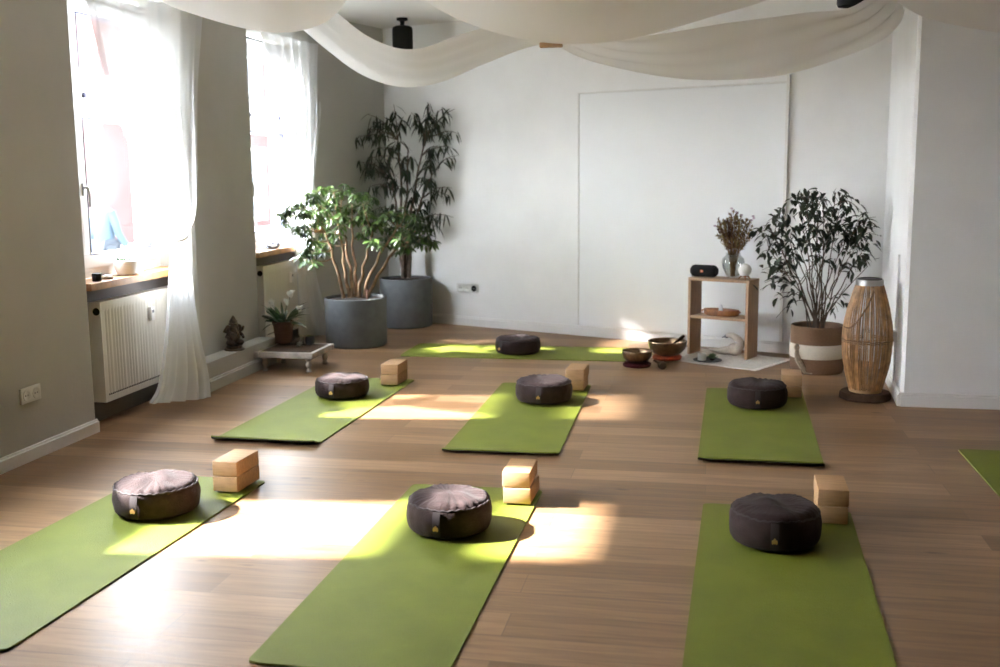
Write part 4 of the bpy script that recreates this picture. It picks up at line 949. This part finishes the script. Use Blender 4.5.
# ------------------------------------------------------------------ outside
SZ = -.75
bm = BM(); box(bm, (-14.2, 18, SZ - .1), (27.6, 90, .2)); struct('street', bm, 'street', loc=A0, rotz=ANG)
def house(name, s0, s1, t0, h, m, label, wins):
    r = thing(name, label, 'building', L((s0 + s1) / 2, t0, SZ), ANG); w = s1 - s0
    bm = BM(); box(bm, (-3, 0, h / 2), (6, w, h)); obj('wall', bm, m, r, smooth=False)
    bm = BM(); v = [bm.verts.new(p) for p in ((.3, -w / 2 - .1, h), (.3, w / 2 + .1, h), (-6.3, w / 2 + .1, h), (-6.3, -w / 2 - .1, h), (-3, -w / 2 - .1, h + 2.0), (-3, w / 2 + .1, h + 2.0))]
    for f in ((0, 1, 5, 4), (2, 3, 4, 5), (0, 4, 3), (1, 2, 5), (0, 3, 2, 1)): bm.faces.new([v[i] for i in f])
    obj('roof', bm, 'roof', r, smooth=False)
    bm = BM(); box(bm, (.03, 0, .35), (.08, w, .7)); box(bm, (.04, 0, 3.35), (.1, w, .16)); obj('stone_band', bm, 'facadewhite', r)
    for (y, z) in wins:
        bm = BM()
        for a, b_, sy, sz in ((0, .95, 1.3, .12), (0, -.95, 1.3, .12), (.58, 0, .12, 2.0), (-.58, 0, .12, 2.0), (0, .3, 1.1, .06), (0, 0, .06, 1.9)): box(bm, (.05, y + a, z + b_), (.12, sy, sz), 0, .01)
        f = obj('window', bm, 'facadewhite', r); bm = BM(); box(bm, (.01, y, z), (.05, 1.1, 1.8)); obj('pane', bm, 'shutter', f)
    return r
house('street_house', 16.1, 41.5, -9, 7.4, 'pink', 'salmon pink house across the street seen through the windows', [(y, z) for y in (-5.2, 5.5, 9.5) for z in (1.9, 5.0)])
house('street_house', 7.2, 14.3, -10.5, 5.2, 'facadewhite', 'white house across the street left of the pink one', [(-2, 1.9)])
# passer-by in a light blue jacket
p = atY(102, 190, 17.5); fz = p.z - 1.72
per = thing('person', 'person in an open light blue jacket walking outside the nearer window', 'person', (p.x, p.y, SZ), ANG + 1.2)
HS = (p.z - SZ) / 1.74
def skin(name, V, E, R, m, parent, sub=2, root=0):
    me = bpy.data.meshes.new(name); me.from_pydata([tuple(c * HS for c in v) for v in V], E, []); o = bpy.data.objects.new(name, me); COL.objects.link(o)
    md = o.modifiers.new('s', 'SKIN')
    for i, r in enumerate(R):
        q = (r, r) if not isinstance(r, tuple) else r; me.skin_vertices[0].data[i].radius = (q[0] * HS, q[1] * HS)
    me.skin_vertices[0].data[root].use_root = True; md.use_smooth_shade = True
    s = o.modifiers.new('u', 'SUBSURF'); s.levels = sub; s.render_levels = sub
    dg = bpy.context.evaluated_depsgraph_get(); dg.update(); m2 = bpy.data.meshes.new_from_object(o.evaluated_get(dg)); COL.objects.unlink(o); bpy.data.objects.remove(o)
    m2.materials.append(M[m]); o = bpy.data.objects.new(name, m2); COL.objects.link(o); o.parent = parent; return o
V = [(0, 0, .93), (0, 0, 1.12), (0, 0, 1.33), (0, 0, 1.44), (0, .0, 1.52), (.01, 0, 1.60), (.01, 0, 1.70), (.10, 0, 1.60),
     (0, .10, .90), (.05, .10, .50), (-.04, .10, .08), (.10, .11, .03), (0, -.10, .90), (.12, -.10, .50), (.10, -.10, .08), (.24, -.11, .03),
     (0, .18, 1.40), (-.05, .24, 1.12), (.06, .24, .90), (.10, .23, .82), (0, -.18, 1.40), (.05, -.24, 1.12), (.18, -.24, .93), (.23, -.23, .87)]
E_ = [(0, 1), (1, 2), (2, 3), (3, 4), (4, 5), (5, 6), (5, 7), (0, 8), (8, 9), (9, 10), (10, 11), (0, 12), (12, 13), (13, 14), (14, 15), (3, 16), (16, 17), (17, 18), (18, 19), (3, 20), (20, 21), (21, 22), (22, 23)]
R_ = [.13, .12, .13, .08, .05, (.09, .075), .075, .018, .085, .06, .04, .04, .085, .06, .04, .04, .055, .042, .03, .035, .055, .042, .03, .035]
skin('body', V, E_, R_, 'skin', per)
skin('trousers', [V[i] for i in (0, 8, 9, 10, 12, 13, 14)], [(0, 1), (1, 2), (2, 3), (0, 4), (4, 5), (5, 6)], [.15, .105, .08, .065, .105, .08, .065], 'trousers', per)
skin('shirt', [(0.02, 0, .95), (.02, 0, 1.15), (.02, 0, 1.36)], [(0, 1), (1, 2)], [.145, .14, .14], 'shirt', per)
bm = BM()
lathe(bm, [(.165, .90), (.165, 1.0), (.16, 1.15), (.175, 1.32), (.18, 1.39), (.165, 1.44), (.11, 1.485), (.065, 1.51)], 28, fn=lambda p, a, r, z: Vector((p.x * .80 - .012, p.y * 1.08, p.z)) * HS, cap0=False, cap1=False)
for q in ([(0, .15, 1.42), (-.03, .215, 1.28), (-.05, .245, 1.12), (.01, .245, 1.0), (.055, .24, .92)], [(0, -.15, 1.42), (.02, -.215, 1.28), (.045, -.245, 1.12), (.11, -.245, 1.02), (.17, -.24, .945)]):
    tube(bm, [Vector(x) * HS for x in q], [.075 * HS, .062 * HS, .056 * HS, .052 * HS, .048 * HS], 12)
obj('jacket', bm, 'jacket', per)
bm = BM(); lathe(bm, [(.06, 1.47), (.075, 1.49), (.07, 1.53), (.06, 1.53)], 20, fn=lambda p, a, r, z: p * HS, cap0=False, cap1=False); obj('collar', bm, 'slate', per)
bm = BM(); blob(bm, (-.025 * HS, 0, 1.655 * HS), (.10 * HS, .092 * HS, .095 * HS), 3, .08, 3); obj('hair', bm, 'hair', per)

# ------------------------------------------------------------------ light
SUN, SKY_LOW, SKY_GLOW, EXPO = 60.0, 9.0, 74.0, 0.38
w = bpy.data.worlds.new('World'); scene.world = w; w.use_nodes = True; nt = w.node_tree; bg = nt.nodes['Background']
tc = nt.nodes.new('ShaderNodeTexCoord'); sep = nt.nodes.new('ShaderNodeSeparateXYZ'); rp = nt.nodes.new('ShaderNodeValToRGB')
nt.links.new(tc.outputs['Generated'], sep.inputs[0]); nt.links.new(sep.outputs['Z'], rp.inputs[0])
rp.color_ramp.elements[0].color = (.93, .965, 1.0, 1); rp.color_ramp.elements[1].color = (.80, .89, 1.0, 1); rp.color_ramp.elements[1].position = .9
nt.links.new(rp.outputs[0], bg.inputs['Color'])
el = math.radians(36.5); h = (N + D * .13).normalized(); dirv = h * math.cos(el) - Vector((0, 0, math.sin(el)))
# hazy bright sky: the broad glow around the sun, dimmer on the side turned away from it
dt = nt.nodes.new('ShaderNodeVectorMath'); dt.operation = 'DOT_PRODUCT'; dt.inputs[1].default_value = tuple(-dirv); nt.links.new(tc.outputs['Generated'], dt.inputs[0])
mx = nt.nodes.new('ShaderNodeMath'); mx.operation = 'MAXIMUM'; mx.inputs[1].default_value = 0; nt.links.new(dt.outputs['Value'], mx.inputs[0])
pw = nt.nodes.new('ShaderNodeMath'); pw.operation = 'POWER'; pw.inputs[1].default_value = 1.5; nt.links.new(mx.outputs[0], pw.inputs[0])
ma = nt.nodes.new('ShaderNodeMath'); ma.operation = 'MULTIPLY_ADD'; ma.inputs[1].default_value = SKY_GLOW; ma.inputs[2].default_value = SKY_LOW; nt.links.new(pw.outputs[0], ma.inputs[0])
nt.links.new(ma.outputs[0], bg.inputs['Strength'])
sl = bpy.data.lights.new('Sun', 'SUN'); sl.energy = SUN; sl.angle = math.radians(2.2); sl.color = (1, .98, .96)
so = bpy.data.objects.new('Sun', sl); COL.objects.link(so)
so.rotation_euler = dirv.to_track_quat('-Z', 'Y').to_euler(); so.location = L(1.5, -6, 8)

# ------------------------------------------------------------------ camera
cd = bpy.data.cameras.new('Camera'); co = bpy.data.objects.new('Camera', cd); COL.objects.link(co)
co.matrix_world = Matrix(((RGT.x, UPV.x, -FWD.x, CAM.x), (RGT.y, UPV.y, -FWD.y, CAM.y), (RGT.z, UPV.z, -FWD.z, CAM.z), (0, 0, 0, 1)))
cd.sensor_width = 36; cd.lens = F / 1000 * 36; cd.clip_end = 200; cd.clip_start = .05
cd.dof.use_dof = True; cd.dof.focus_distance = 5.0; cd.dof.aperture_fstop = 2.8
scene.camera = co
vs = scene.view_settings; vs.view_transform = 'Standard'; vs.look = 'None'; vs.gamma = 1; vs.exposure = EXPO; vs.use_curve_mapping = False
cy = scene.cycles; cy.use_denoising = True; cy.max_bounces = 12; cy.diffuse_bounces = 8; cy.transparent_max_bounces = 16; cy.transmission_bounces = 8
cy.sample_clamp_indirect = 8; cy.caustics_reflective = False; cy.caustics_refractive = False
